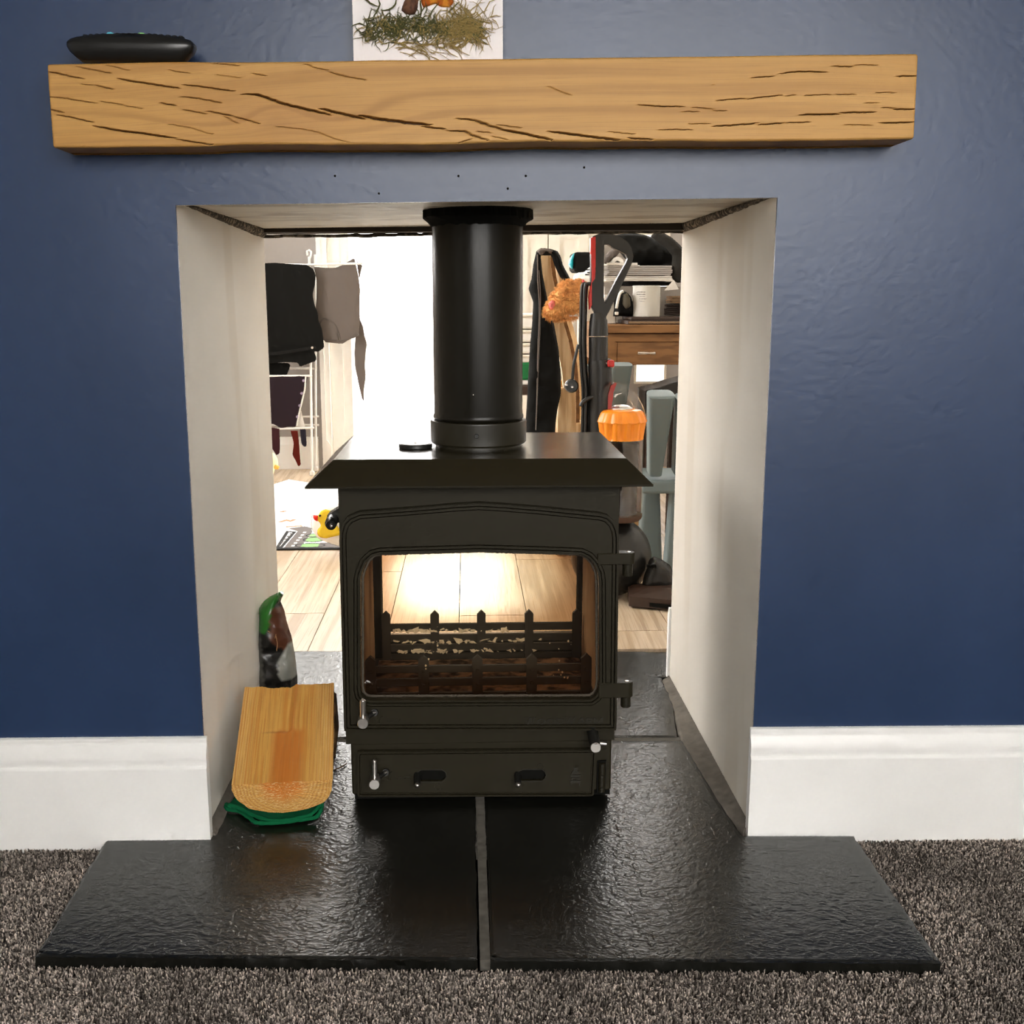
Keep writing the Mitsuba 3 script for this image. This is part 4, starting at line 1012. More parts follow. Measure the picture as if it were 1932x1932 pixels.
def log_mesh():
    n, m = 54, 46; V, col = [], []
    r = np.random.default_rng(8)
    for i in range(n + 1):
        t = i / n; s = LN * t + (0.004 * (meshkit.fbm(np.array([[0.3, 1.0, 0.0]]))[0]) if i == n else 0)
        ring = []
        for j in range(2 * m):
            if j < m:                                             # split face from left to right
                a = -1 + 2 * j / (m - 1); px_, pz = a * HW, 0.0
                pz += 0.0035 * (meshkit.fbm(np.array([[a * 3, t * 2.0, 1.0]]))[0] - 0.5) + 0.0025 * (meshkit.fbm(np.array([[a * 22, t * 1.3, 4.0]]))[0] - 0.5)
                pz -= 0.005 * smooth01((t - 0.50) / 0.02) * smooth01((0.15 - a) / 0.1) * smooth01((a + 0.62) / 0.2)
                pz += 0.003 * math.exp(-((a - 0.12 - 0.1 * (t - 0.6)) / 0.035) ** 2) * smooth01((t - 0.42) / 0.1)
            else:
                g_ = math.pi * (j - m + 0.5) / m; a = math.cos(g_); px_ = HW * math.copysign(abs(a) ** 0.8, a); pz = -DP * math.sin(g_) ** 0.85
                e = 1 + 0.05 * (meshkit.fbm(np.array([[g_ * 5, t * 6, 7.0]]))[0] - 0.5); px_ *= e; pz *= e
            ring.append(lg_o + A * (s + 0.002 * (meshkit.noise(np.array([[j * 0.7, i * 1.0, 2.0]]))[0] - 0.5) * (i in (0, n))) + R_ * px_ * (1 - 0.015 * t) + U * pz)
        V += ring
    k = 2 * m; F = []
    for i in range(n):
        for j in range(k):
            l = (j + 1) % k; a, b, c, d = i * k + j, i * k + l, (i + 1) * k + l, (i + 1) * k + j
            F += [(a, b, c), (a, c, d)]
    V = np.array(V)
    return V, np.array(F), k, n


def smooth01(x):
    x = min(1, max(0, x)); return x * x * (3 - 2 * x)


V, F, k_, n_ = log_mesh()
sel = np.array([(j % k_) for j in F[:, 0]])
sfc = F[(sel < k_ // 2 - 1)]; brk = F[(sel >= k_ // 2 - 1)]
lg = thing('split_log', 'half-round split pine log with flat orange face up, propped on green cloth', 'log')


def orient(m, away):
    c = m.triangles_center.mean(0) - away
    if (m.face_normals * c).sum(1).mean() < 0:
        m.faces = m.faces[:, ::-1]
    return m


inner = lg_o + A * LN / 2 - U * 0.025


def local(P):
    d = P - lg_o; return np.stack([d @ R_, d @ A, d @ U], 1)


def logcol_face(p, n, uv):
    a = uv.x; t = uv.y
    rings = fbm(a * 34 + 0.6 * noise(t * 3, a * 2, 1.0), t * 1.6, 3.0, 3)
    edge = smoothstep(0.45, 0.95, dr.abs(a + 0.05))
    fine = 0.5 + 0.5 * dr.sin((a - 0.02 * t) * 120 + 2 * noise(a * 6, t * 3, 2.0))
    c = mix((0.56, 0.20, 0.035), (0.60, 0.26, 0.055), smoothstep(0.3, 0.7, rings))
    heart = smoothstep(0.42, 0.2, dr.abs(a - 0.06)) * smoothstep(0.58, 0.50, t + 0.04 * noise(a * 8, 1.0, 1.0))
    c = mix(mix((0.66, 0.36, 0.085), (0.58, 0.255, 0.05), smoothstep(0.3, 0.75, rings)), mix((0.50, 0.15, 0.024), (0.56, 0.20, 0.036), rings), heart)
    c = mix(c, (0.55, 0.20, 0.04), 0.8 * dr.exp(-dr.square((a - 0.12 - 0.1 * (t - 0.6)) / 0.045)) * smoothstep(0.4, 0.5, t))
    c = mix(c, (0.76, 0.50, 0.20), 0.6 * edge * fine)
    return mix(c, (0.48, 0.22, 0.06), 0.45 * smoothstep(0.55, 0.8, noise(a * 90, t * 5, 9.0)))


def logcol_end(p, n, uv):
    r = dr.sqrt(dr.square(uv.x) + dr.square(uv.y * 0.72)) + 0.05 * (noise(uv.x * 5, uv.y * 5, 1.0) - 0.5)
    ringw = 0.5 + 0.5 * dr.sin(r * 95)
    c = mix((0.66, 0.37, 0.10), (0.50, 0.21, 0.045), ringw * smoothstep(0.3, 0.7, r) * 0.7)
    c = mix(c, (0.56, 0.165, 0.028), smoothstep(0.62, 0.25, r) * 0.85)
    return mix(c, (0.85, 0.62, 0.30), 0.5 * smoothstep(0.6, 0.8, noise(uv.x * 30, uv.y * 60, 3.0)))


mat('m_log_face', pr(proc(logcol_face), 0.75, spec=0.2)); mat('m_log_end', pr(proc(logcol_end), 0.85, spec=0.15))
mat('m_bark', pr(proc(lambda p, n, uv: mix((0.10, 0.055, 0.03), (0.26, 0.15, 0.08), smoothstep(0.4, 0.7, fbm(p.x * 50, p.y * 20, p.z * 50, 3)))), 0.95, spec=0.1), lambda p, n, uv: fbm(p.x * 90, p.y * 40, p.z * 90, 3), 0.006)
m = orient(trimesh.Trimesh(V, sfc, process=False), inner); L_ = local(V)
obj('split_face', m, 'm_log_face', lg, smooth=True, uv=np.stack([L_[:, 0] / HW, L_[:, 1] / LN], 1), label='flat split face')
obj('bark', orient(trimesh.Trimesh(V, brk, process=False), inner), 'm_bark', lg, smooth=True, label='rough bark')
for i0, nm in ((0, 'sawn_end'), (n_ * k_, 'sawn_end')):
    R0 = V[i0:i0 + k_]; c = lg_o + A * (0 if i0 == 0 else LN) - U * 0.02; P = [c]; F2 = []
    for q_ in (0.25, 0.5, 0.75, 1.0):
        P += list(c + (R0 - c) * q_ - A * 0.0012 * rng.random((k_, 1)) * (q_ < 1) * (1 if i0 == 0 else -1))
    for j in range(k_):
        l = (j + 1) % k_; F2.append((0, 1 + j, 1 + l))
        for b in range(3):
            F2 += [(1 + b * k_ + j, 1 + (b + 1) * k_ + j, 1 + (b + 1) * k_ + l), (1 + b * k_ + j, 1 + (b + 1) * k_ + l, 1 + b * k_ + l)]
    m = orient(trimesh.Trimesh(np.array(P), np.array(F2), process=False), inner); L_ = local(np.array(P))
    obj(nm, m, 'm_log_end', lg, smooth=False, uv=np.stack([L_[:, 0] / HW, L_[:, 2] / DP], 1), label='sawn end with growth rings')

# the log behind, on which the upper end rests
l2 = thing('firewood_log', 'brown-barked firewood log mostly hidden behind the split pine log', 'log')
bx0, bx1 = -0.359, -0.2708
zt2 = 0.141
o2 = [(bx0, 0.008), (bx1 - 0.004, 0.004), (bx1 + 0.001, 0.05), (bx1 - 0.002, zt2 - 0.006), (bx1 - 0.010, zt2), (bx1 - 0.040, zt2 - 0.002), (bx0 + 0.005, zt2 - 0.035)]
obj('bark', hull([(a, 0.302, b) for a, b in o2] + [(a - 0.004, 0.365, b * 0.80) for a, b in o2]), 'm_bark', l2, smooth=False)
obj('split_face', prism(Polygon(o2).buffer(-0.004), 0.2995, 0.3025), 'm_log_end2', l2, smooth=False, label='pale split end')
mat('m_log_end2', pr((0.55, 0.33, 0.14), 0.85, spec=0.1))

gc = thing('green_cloth', 'folded dark green cloth lying under the split log', 'cloth')


def fold_strip(pts, y0, y1, th, seed):
    """A folded strip of cloth: a wavy line in (x, z) carried back along y."""
    p = spline([(a, 0, b) for a, b in pts], 6); ny = 14; V = []; n = len(p)
    for j in range(ny):
        y = y0 + (y1 - y0) * j / (ny - 1)
        w = (meshkit.fbm(np.stack([p[:, 0] * 26, 0 * p[:, 0] + y * 20, 0 * p[:, 0] + seed], 1), 2) - 0.5)
        V.append(np.stack([p[:, 0] + 0.006 * (w), np.full(n, y) + 0.022 * w * (1 if j == 0 else 0.5), np.maximum(p[:, 2] + 0.003 * w * (p[:, 2] > 0.012), 0.002) + 0.0070], 1))
    V = np.array(V); f = []
    for j in range(ny - 1):
        for i in range(n - 1):
            a, b, c, d = j * n + i, j * n + i + 1, (j + 1) * n + i + 1, (j + 1) * n + i
            f += [(a, b, c), (a, c, d)]
    m = trimesh.Trimesh(V.reshape(-1, 3), np.array(f), process=False)
    nrm = np.array(m.vertex_normals); n_t = len(V.reshape(-1, 3)); be = edges_of(np.array(f))
    W = np.vstack([m.vertices + nrm * th / 2, m.vertices - nrm * th / 2])
    side = np.vstack([np.stack([be[:, 0], be[:, 0] + n_t, be[:, 1] + n_t], 1), np.stack([be[:, 0], be[:, 1] + n_t, be[:, 1]], 1)])
    m = trimesh.Trimesh(W, np.vstack([np.array(f), np.array(f)[:, ::-1] + n_t, side]), process=False); m.fix_normals(); return m


sheet = cloth(Polygon([(-0.4322, 0.1002, 0.006)[:2], (-0.3929, 0.0673, 0.006)[:2], (-0.3602, 0.0358, 0.006)[:2], (-0.3068, 0.0336, 0.006)[:2], (-0.2741, 0.0664, 0.006)[:2], (-0.268, 0.15), (-0.415, 0.16)]), 0, 0.0022, folds(0.0022, 30, 3), 0.008)
v = sheet.vertices.copy(); sheet.vertices = np.stack([v[:, 0], v[:, 2], 0.0115 + v[:, 1]], 1); sheet.faces = sheet.faces[:, ::-1]
obj('sheet', sheet, 'm_green_cloth', gc, smooth=True)
for hem, r_ in (([(-0.4246, 0.068, 0.02), (-0.4366, 0.0923, 0.012), (-0.431, 0.0785, 0.008), (-0.4094, 0.0699, 0.008), (-0.3886, 0.0462, 0.008), (-0.3699, 0.0268, 0.008), (-0.3321, 0.0271, 0.008), (-0.3017, 0.0352, 0.008), (-0.2879, 0.0383, 0.009), (-0.2743, 0.0432, 0.012), (-0.2683, 0.0539, 0.02), (-0.2694, 0.0693, 0.024)], 0.0036),
                ([(-0.4271, 0.0719, 0.022), (-0.4075, 0.0634, 0.02), (-0.381, 0.0454, 0.015), (-0.3481, 0.0292, 0.013), (-0.3168, 0.0317, 0.013), (-0.2933, 0.04, 0.014), (-0.2812, 0.043, 0.018), (-0.2704, 0.0575, 0.026)], 0.0034)):
    c_ = spline(hem, 8); c_[:, 2] = np.maximum(c_[:, 2], 0.0105)
    obj('hem', tube(c_, r_ * (0.85 + 0.3 * rng.random(len(c_))), 8), 'm_green_cloth', gc, smooth=True, label='rolled green hem')

kb_ = thing('kindling_bag', 'tall crumpled black plastic bag with green top leaning in the left jamb corner', 'bag')
BAGY = 0.50
bag = [(-0.4681, 0.0404), (-0.4645, 0.0929), (-0.4589, 0.1449), (-0.4511, 0.1965), (-0.4484, 0.2215), (-0.4485, 0.242), (-0.4386, 0.2577), (-0.4252, 0.2688), (-0.4097, 0.2766), (-0.3976, 0.2821), (-0.3946, 0.2764), (-0.4029, 0.2596), (-0.396, 0.2414), (-0.3916, 0.2163), (-0.3822, 0.1784), (-0.3771, 0.1404), (-0.3744, 0.0974), (-0.3755, 0.039)]
bagm = puff(bag, BAGY, 0.030, 0.035, 0.0065, r=0.030, amp=0.016, freq=26, seed=2)
bv = bagm.vertices.copy(); zlo = bv[:, 2].min(); bv[:, 2] = np.where(bv[:, 2] < 0.03, np.maximum(bv[:, 2], 0.007), bv[:, 2]); bagm.vertices = bv
gpoly, bpoly, wpoly, cpoly = (Polygon(q) for q in ([(-0.4585, 0.3065), (-0.3789, 0.3057), (-0.3839, 0.2857), (-0.3995, 0.2692), (-0.4151, 0.2526), (-0.4215, 0.2281), (-0.4236, 0.2056), (-0.4399, 0.2002), (-0.4525, 0.206)], [(-0.4196, 0.2482), (-0.4076, 0.2537), (-0.3939, 0.2502), (-0.381, 0.2253), (-0.3742, 0.1779), (-0.3867, 0.1621), (-0.3957, 0.1532), (-0.4069, 0.1692), (-0.4162, 0.1784), (-0.4227, 0.2011)],
                       [(-0.4604, 0.1267), (-0.4423, 0.1946), (-0.44, 0.1492), (-0.4382, 0.092), (-0.4381, 0.0458), (-0.4707, 0.0463)], [(-0.4098, 0.1237), (-0.4047, 0.143), (-0.3931, 0.1645), (-0.3807, 0.1768), (-0.3677, 0.18), (-0.3624, 0.1481), (-0.3639, 0.1081), (-0.3784, 0.0969), (-0.3947, 0.096), (-0.4063, 0.1042)]))
pt = shapely.points(bv[:, [0, 2]])
C = np.tile([0.010, 0.010, 0.009], (len(bv), 1)).astype(float)
front_ = bv[:, 1] < BAGY + 0.01
C[shapely.contains(wpoly, pt) & front_] = (0.07, 0.07, 0.06)
C[shapely.contains(bpoly, pt) & front_] = (0.095, 0.035, 0.02)
C[shapely.contains(cpoly, pt) & front_] = (0.26, 0.27, 0.24)
C[shapely.contains(gpoly, pt)] = (0.022, 0.15, 0.018)
obj('bag', bagm, 'm_vertex_gloss', kb_, smooth=True, color=C)
obj('printed_twig', cat([tube(np.stack([[a[0] for a in L], [0.4655 + 0.004 * i for i in range(len(L))], [a[1] for a in L]], 1), 0.0009, 6) for L in ([(-0.4251, 0.2066), (-0.4169, 0.1997), (-0.4081, 0.2041), (-0.4064, 0.1928)], [(-0.4083, 0.1996), (-0.4144, 0.1816), (-0.4181, 0.1704), (-0.415, 0.1681)], [(-0.4085, 0.1951), (-0.4071, 0.1781), (-0.4099, 0.1612)])]), 'm_tan_print', kb_, smooth=True)
mat('m_tan_print', pr((0.36, 0.2, 0.1), 0.6))
tw = whole('splinter', tube(spline([(-0.2693, 0.2433, 0.004), (-0.2589, 0.2478, 0.006), (-0.2483, 0.2683, 0.005)], 5), [0.0013] * 10 + [0.0006], 6), 'm_bark', 'thin dark wood splinter lying on the slate beside the stove', 'splinter', smooth=True)


# ================================================================== the room behind
# ------------------------------------------------------------------ clothes airer with its washing
AYR = 3.72
ar = thing('clothes_airer', 'white wire clothes airer hung with dark washing beside the glazed door', 'clothes airer')
ax = [-0.7802, -0.7686]
zt_a, zf = 1.0915, 0.01
rail = lambda a, b, r=0.0055: cyl(a, b, r, 10)
Xr, Xl = -0.7816, -1.22
posts = [((-0.7769, AYR, 1.0766), (-0.8003, AYR, 0.012)), ((-0.7677, AYR + 0.14, 1.0924), (-0.8003, AYR + 0.14, 0.012)), ((Xl, AYR, 1.05), (Xl, AYR, 0.012)), ((Xl, AYR + 0.14, 1.05), (Xl, AYR + 0.14, 0.012))]
for a, b in posts:
    obj('post', rail(a, b, 0.006), 'm_white_plastic', ar, smooth=True)
    obj('foot', rbox(b[0] - 0.012, b[0] + 0.012, b[1] - 0.012, b[1] + 0.012, 0.0, 0.024, 0.006), 'm_white_plastic', ar, smooth=True)
for z, zz in ((1.0437, 1.0362), (0.4988, 0.5014), (0.2299, 0.2432)):
    obj('rail', rail((Xl, AYR - 0.004, z), (Xr, AYR - 0.004, zz)), 'm_white_plastic', ar, smooth=True)
for z in (0.5291, 0.2837, 0.2404):
    obj('rail', rail((Xl, AYR + 0.14, z), (-0.7767, AYR + 0.14, z)), 'm_white_plastic', ar, smooth=True)
RZT = 1.0317
obj('rail', rail((Xr - 0.01, AYR - 0.004, 1.0365), (-0.5198, AYR - 0.004, 1.0445)), 'm_white_plastic', ar, smooth=True)
hk = [(-0.7849, 1.0815), (-0.7867, 1.1015), (-0.7764, 1.1066), (-0.7664, 1.0991), (-0.7697, 1.0791), (-0.778, 1.0615)]
obj('hook', tube([(a, AYR, b) for a, b in hk], 0.005, 8), 'm_white_plastic', ar, smooth=True)

gar = 'washing on the clothes airer'


def garment(name, outline, y, mt, label, category, amp=0.012, freq=12, seed=1, slant=0.0, step=0.012, thick=0.006, extra=()):
    k = thing(name, label, category, None)
    obj('cloth', cloth(outline, y, thick, folds(amp, freq, seed, slant), step), mt, k, smooth=True)
    return k


g1 = garment('black_trousers', [(-1.0275, 1.0428), (-0.936, 1.0455), (-0.8345, 1.0382), (-0.7837, 1.0358), (-0.7538, 1.0158), (-0.7446, 0.9857), (-0.7515, 0.9354), (-0.7632, 0.895), (-0.7546, 0.8469), (-0.7405, 0.8087), (-0.7391, 0.7731), (-0.7226, 0.727), (-0.7169, 0.668), (-0.7152, 0.6397), (-0.747, 0.6191), (-0.7675, 0.6243), (-0.7532, 0.5881), (-0.7589, 0.5752), (-0.7956, 0.5623), (-0.8377, 0.5468), (-0.8447, 0.5675), (-0.9042, 0.5702), (-1.0079, 0.5626), (-1.0491, 0.5679)], 3.695, 'm_black_cloth', 'black trousers folded over the top rail of the clothes airer', 'trousers', 0.022, 10, 1, 0.35)
obj('hem', cloth([(-1.0409, 0.6208), (-0.9486, 0.6207), (-0.8452, 0.636), (-0.7521, 0.6512), (-0.7501, 0.6359), (-0.8458, 0.6206), (-0.9492, 0.6053), (-1.0416, 0.6055)], 3.668, 0.005, folds(0.010, 9, 1, 0.35)), 'm_dark_cloth', g1, smooth=True)
obj('rivet', disc(0.006, -0.006, 0.006, (-0.7691, 3.665, 0.6414), 'y', 0.001, 14), 'm_steel', g1, label='bright metal button')
g2 = garment('grey_trousers', [(-0.7612, 1.0289), (-0.7051, 1.024), (-0.6538, 1.0241), (-0.6201, 1.0368), (-0.5626, 1.072), (-0.5558, 1.0419), (-0.5444, 0.9865), (-0.5384, 0.9232), (-0.5434, 0.8341), (-0.5425, 0.7701), (-0.5497, 0.6981), (-0.5918, 0.6801), (-0.6315, 0.6569), (-0.6652, 0.6595), (-0.717, 0.6647), (-0.7389, 0.706), (-0.7498, 0.7676), (-0.7578, 0.834), (-0.75, 0.9103), (-0.7482, 0.9609)], 3.745, 'm_grey_cloth', 'grey trousers hanging waist down from the end of the clothes airer', 'trousers', 0.03, 11, 4, 0.3)
for L in ([(-0.7476, 0.7526), (-0.7209, 0.7782), (-0.6852, 0.768), (-0.6578, 0.7373), (-0.6414, 0.6808)], [(-0.6586, 0.7116), (-0.6496, 0.668)], [(-0.75, 0.6809), (-0.6675, 0.6731), (-0.6209, 0.6731), (-0.545, 0.7013)]):
    obj('seam', tube([(a, 3.745 + folds(0.03, 11, 4, 0.3)(np.array([a]), np.array([b]))[0] - 0.004, b) for a, b in np.array(spline([(q[0], 0, q[1]) for q in L], 5))[:, [0, 2]]], 0.0035, 6), 'm_seam', g2, smooth=True)
mat('m_seam', pr((0.11, 0.095, 0.085), 0.95, spec=0.1))
obj('leg', cloth([(-0.5542, 1.0584), (-0.5263, 1.0382), (-0.5349, 1.0078), (-0.5438, 0.9671)], 3.78, 0.005, folds(0.01, 9, 3)), 'm_grey_cloth', g2, smooth=True)
obj('leg', cloth([(-0.5689, 0.6936), (-0.5267, 0.6988), (-0.5147, 0.6518), (-0.5207, 0.6256), (-0.528, 0.5467), (-0.5242, 0.4885), (-0.5367, 0.4142), (-0.5353, 0.3662), (-0.5456, 0.3822), (-0.562, 0.4621), (-0.5756, 0.5468), (-0.5764, 0.6125)], 3.78, 0.005, folds(0.02, 12, 5, 0.2)), 'm_grey_cloth', g2, smooth=True)
obj('leg', cloth([(-0.5492, 0.7767), (-0.5344, 0.7429), (-0.5255, 0.6776), (-0.5569, 0.6881)], 3.80, 0.005, folds(0.02, 12, 5, 0.2)), 'm_grey_cloth', g2, smooth=True)
g3 = garment('dark_leggings', [(-1.0439, 0.5679), (-0.9019, 0.5624), (-0.8919, 0.5521), (-0.9063, 0.5158), (-0.9206, 0.4846), (-0.9501, 0.4612), (-0.9575, 0.409), (-0.9739, 0.3907), (-1.01, 0.3961), (-1.0135, 0.4353), (-1.0331, 0.4614)], 3.745, 'm_black_cloth', 'black leggings hanging beneath the black trousers on the clothes airer', 'leggings', 0.012, 14, 7)
g4 = garment('purple_cardigan', [(-1.0491, 0.4946), (-0.9607, 0.497), (-0.8095, 0.5071), (-0.8048, 0.4941), (-0.8174, 0.434), (-0.8327, 0.3736), (-0.8479, 0.3157), (-0.8604, 0.2628), (-0.8768, 0.2469), (-0.9055, 0.2497), (-0.9452, 0.2419), (-0.9836, 0.2633), (-1.0223, 0.2767), (-1.0583, 0.29)], 3.712, 'm_purple_cloth', 'dark purple buttoned cardigan hung over the middle rail of the clothes airer', 'cardigan', 0.02, 9, 9, 0.2)
for q in ((-0.8205, 3.69, 0.4799), (-0.832, 3.69, 0.4173), (-0.8446, 3.69, 0.3571), (-0.8585, 3.69, 0.302)):
    obj('button', disc(0.0062, -0.004, 0.012, (q[0], q[1], q[2]), 'y', 0.001, 16), 'm_lilac', g4, label='pale lilac button')
mat('m_lilac', pr((0.30, 0.24, 0.34), 0.5))
obj('edge', tube([(a, 3.688, b) for a, b in [(-0.8094, 0.5007), (-0.817, 0.4356), (-0.835, 0.3702), (-0.8502, 0.3125), (-0.8628, 0.2571)]], 0.004, 6), 'm_white_cloth', g4, smooth=True, label='white edging')
g5 = garment('white_vest', [(-0.8658, 0.3401), (-0.8453, 0.3268), (-0.8319, 0.2604), (-0.8273, 0.2444), (-0.8538, 0.2392), (-0.8825, 0.2473)], 3.735, 'm_white_cloth', 'white vest edge hanging between the dark clothes on the airer', 'vest', 0.004, 9, 2)
g6 = garment('maroon_top', [(-1.0019, 0.2463), (-0.9522, 0.2408), (-0.952, 0.1821), (-0.9539, 0.134), (-0.9575, 0.1125), (-0.9735, 0.1073), (-0.9932, 0.1422), (-1.0064, 0.1396), (-1.0125, 0.1824)], 3.708, 'm_maroon_cloth', 'maroon sleeve hanging from the lowest rail by the left jamb', 'top', 0.012, 16, 3)
g7 = garment('dark_red_tights', [(-0.8974, 0.2299), (-0.8632, 0.2297), (-0.8597, 0.1817), (-0.857, 0.1147), (-0.8539, 0.0555), (-0.8675, 0.0475), (-0.8795, 0.0799), (-0.8943, 0.1068), (-0.8841, 0.1658)], 3.710, 'm_redblack', 'dark red and grey tights hanging lowest from the clothes airer', 'tights', 0.012, 18, 6)
mat('m_redblack', pr(proc(lambda p, n, uv: mix((0.020, 0.016, 0.015), (0.09, 0.012, 0.008), smoothstep(0.40, 0.6, noise(p.x * 40 + p.z * 9, 1.0, p.z * 3)))), 0.95, spec=0.1))
g8 = garment('navy_sock', [(-0.8523, 0.2403), (-0.8233, 0.2402), (-0.8223, 0.1949), (-0.8212, 0.1548), (-0.8295, 0.1441), (-0.8474, 0.1602)], 3.716, 'm_navy_cloth', 'navy blue sock hanging from the right end of the lowest rail', 'sock', 0.008, 18, 8)

# pale yellow toy peeping past the jamb
yt = thing('yellow_soft_toy', 'pale yellow pointed soft toy on the floor peeping past the left jamb', 'soft toy')
obj('body', puff([(-0.9321, 0.2005), (-0.9106, 0.2028), (-0.8945, 0.1882), (-0.8812, 0.1663), (-0.8748, 0.1469), (-0.8756, 0.1274), (-0.8902, 0.1202), (-0.8986, 0.091), (-0.9045, 0.0666), (-0.9102, 0.0446), (-0.9389, 0.0448)], 3.2, 0.06, 0.06, 0.008, amp=0.006, freq=30), 'm_yellow_cloth', yt, smooth=True)
obj('beak', puff([(-0.8858, 0.1427), (-0.8624, 0.1328), (-0.8702, 0.1183), (-0.8891, 0.1209)], 3.165, 0.012, 0.012, 0.004), 'm_orange_cloth', yt, smooth=True, label='orange tip')
mat('m_orange_cloth', pr((0.7, 0.38, 0.08), 0.9, spec=0.1))

# ------------------------------------------------------------------ road play mat and duck bag
MY0 = 2.0725
pm = thing('play_mat', 'white play mat printed with grey roads and green trees on the plank floor', 'play mat')
mpoly = [(-1.25, MY0), (-0.18, MY0), (-0.30, 3.05), (-0.8935, 3.5758), (-1.25, 2.60)]
obj('mat', slab(Polygon(mpoly), 0.0008, 0.0055), 'm_mat', pm, smooth=False)
mat('m_mat', pr((0.83, 0.82, 0.79), 0.38, spec=0.5))
obj('binding', slab(Polygon([(-1.25, MY0 - 0.006), (-0.18, MY0 - 0.006), (-0.18, MY0 + 0.012), (-1.25, MY0 + 0.012)]), 0.0006, 0.0066), 'm_print_black', pm, smooth=False, label='black edge binding')
MP = lambda pts: Polygon([(a, b) for a, b in pts])
mz0, mz1 = 0.0050, 0.0061
road = MP([(-0.6694, 2.0876, 0.006)[:2], (-0.6136, 2.0772, 0.006)[:2], (-0.6061, 2.3422, 0.006)[:2], (-0.619, 2.4198, 0.006)[:2], (-0.652, 2.4507, 0.006)[:2], (-0.7053, 2.4133, 0.006)[:2], (-0.6632, 2.3634, 0.006)[:2]])
obj('road', slab(road, mz0, mz1), 'm_print_grey', pm, smooth=False, label='grey printed road')
obj('road', slab(MP([(-0.5516, 2.0748, 0.006)[:2], (-0.4728, 2.0717, 0.006)[:2], (-0.4827, 2.1567, 0.006)[:2], (-0.5517, 2.1593, 0.006)[:2]]), mz0, mz1), 'm_print_grey', pm, smooth=False, label='grey printed road')
lot = [(-0.6995, 2.0888, 0.006)[:2], (-0.675, 2.0878, 0.006)[:2], (-0.6677, 2.3541, 0.006)[:2], (-0.7075, 2.3652, 0.006)[:2]]
obj('car_park', slab(MP(lot).difference(MP(lot).buffer(-0.012)), mz0, mz1), 'm_print_black', pm, smooth=False, label='outlined parking strip')
for i in range(6):
    a, b = np.array((-0.6425, 2.0949, 0.006)[:2]), np.array((-0.633, 2.3623, 0.006)[:2])
    p, q_ = a + (b - a) * (i + 0.2) / 6, a + (b - a) * (i + 0.65) / 6
    obj('lane_dash', slab(LineString([p, q_]).buffer(0.0055, cap_style=2), mz1 - 0.0004, mz1 + 0.0006), 'm_print_white', pm, smooth=False)
for i in range(5):
    a, b = np.array((-0.6963, 2.1138, 0.006)[:2]), np.array((-0.6783, 2.345, 0.006)[:2])
    p, q_ = a + (b - a) * (i + 0.2) / 5, a + (b - a) * (i + 0.6) / 5
    obj('parking_mark', slab(LineString([p, q_]).buffer(0.006, cap_style=2), mz0, mz1), 'm_print_grey', pm, smooth=False)
for c, rx, ry in (((-0.582, 2.1178, 0.006), 0.055, 0.034), ((-0.5821, 2.2131, 0.006), 0.040, 0.040), ((-0.5922, 2.2858, 0.006), 0.030, 0.030)):
    e = shapely.affinity.scale(shapely.Point(c[0], c[1]).buffer(1), rx, ry)
    t_ = obj('tree_print', slab(e, mz0, mz1 - 0.0002), 'm_print_green', pm, smooth=False, label='green printed tree')
    obj('outline', slab(e.difference(e.buffer(-0.006)), mz1 - 0.0003, mz1 + 0.0003), 'm_print_black', t_, smooth=False)
for L in (((-0.7605, 2.536, 0.006), (-0.7423, 2.577, 0.006), (-0.722, 2.5553, 0.006), (-0.7101, 2.5864, 0.006)), ((-0.7914, 2.7429, 0.006), (-0.7776, 2.7652, 0.006)), ((-0.7203, 2.4434, 0.006), (-0.6618, 2.4611, 0.006))):
    obj('print_line', slab(LineString([a[:2] for a in L]).buffer(0.008, cap_style=2), mz0, mz1), 'm_tan_print', pm, smooth=False)

db = thing('duck_bag', 'white cloth bag printed with a yellow duck slumped on the play mat', 'bag')
DYB = 2.02
obj('bag', puff([(-0.5582, 0.1302), (-0.5462, 0.1583), (-0.5237, 0.1768), (-0.4942, 0.1841), (-0.4613, 0.1857), (-0.4251, 0.1761), (-0.4125, 0.1009), (-0.422, 0.0252), (-0.4663, 0.0237), (-0.49, 0.0315), (-0.5245, 0.0451), (-0.5424, 0.0566), (-0.5563, 0.0794), (-0.5628, 0.1021)], DYB, 0.055, 0.07, 0.009, amp=0.014, freq=22, seed=3), 'm_white_cloth', db, smooth=True)
dk = obj('duck', puff([(-0.5231, 0.1523), (-0.5155, 0.1633), (-0.501, 0.1687), (-0.4867, 0.165), (-0.4727, 0.1556), (-0.4668, 0.1149), (-0.4529, 0.0963), (-0.4425, 0.0814), (-0.4571, 0.0778), (-0.4789, 0.0724), (-0.5043, 0.067), (-0.5241, 0.0709), (-0.5327, 0.0821), (-0.5303, 0.0988), (-0.5191, 0.1098), (-0.5206, 0.1209), (-0.5293, 0.1284), (-0.5288, 0.1432)], 1.957, 0.006, 0.004, 0.006, r=0.006), 'm_duck_yellow', db, smooth=True, label='yellow duck print')
obj('beak', puff([(-0.5261, 0.1478), (-0.5422, 0.1498), (-0.5426, 0.1388), (-0.5375, 0.1313), (-0.5286, 0.1276)], 1.952, 0.005, 0.004, 0.004, r=0.006), 'm_red_print', dk, smooth=True, label='red beak')
obj('eye', disc(0.0036, -0.003, 0.002, (-0.5194, 1.947, 0.1484), 'y', 0.0008, 14), 'm_print_black', dk)

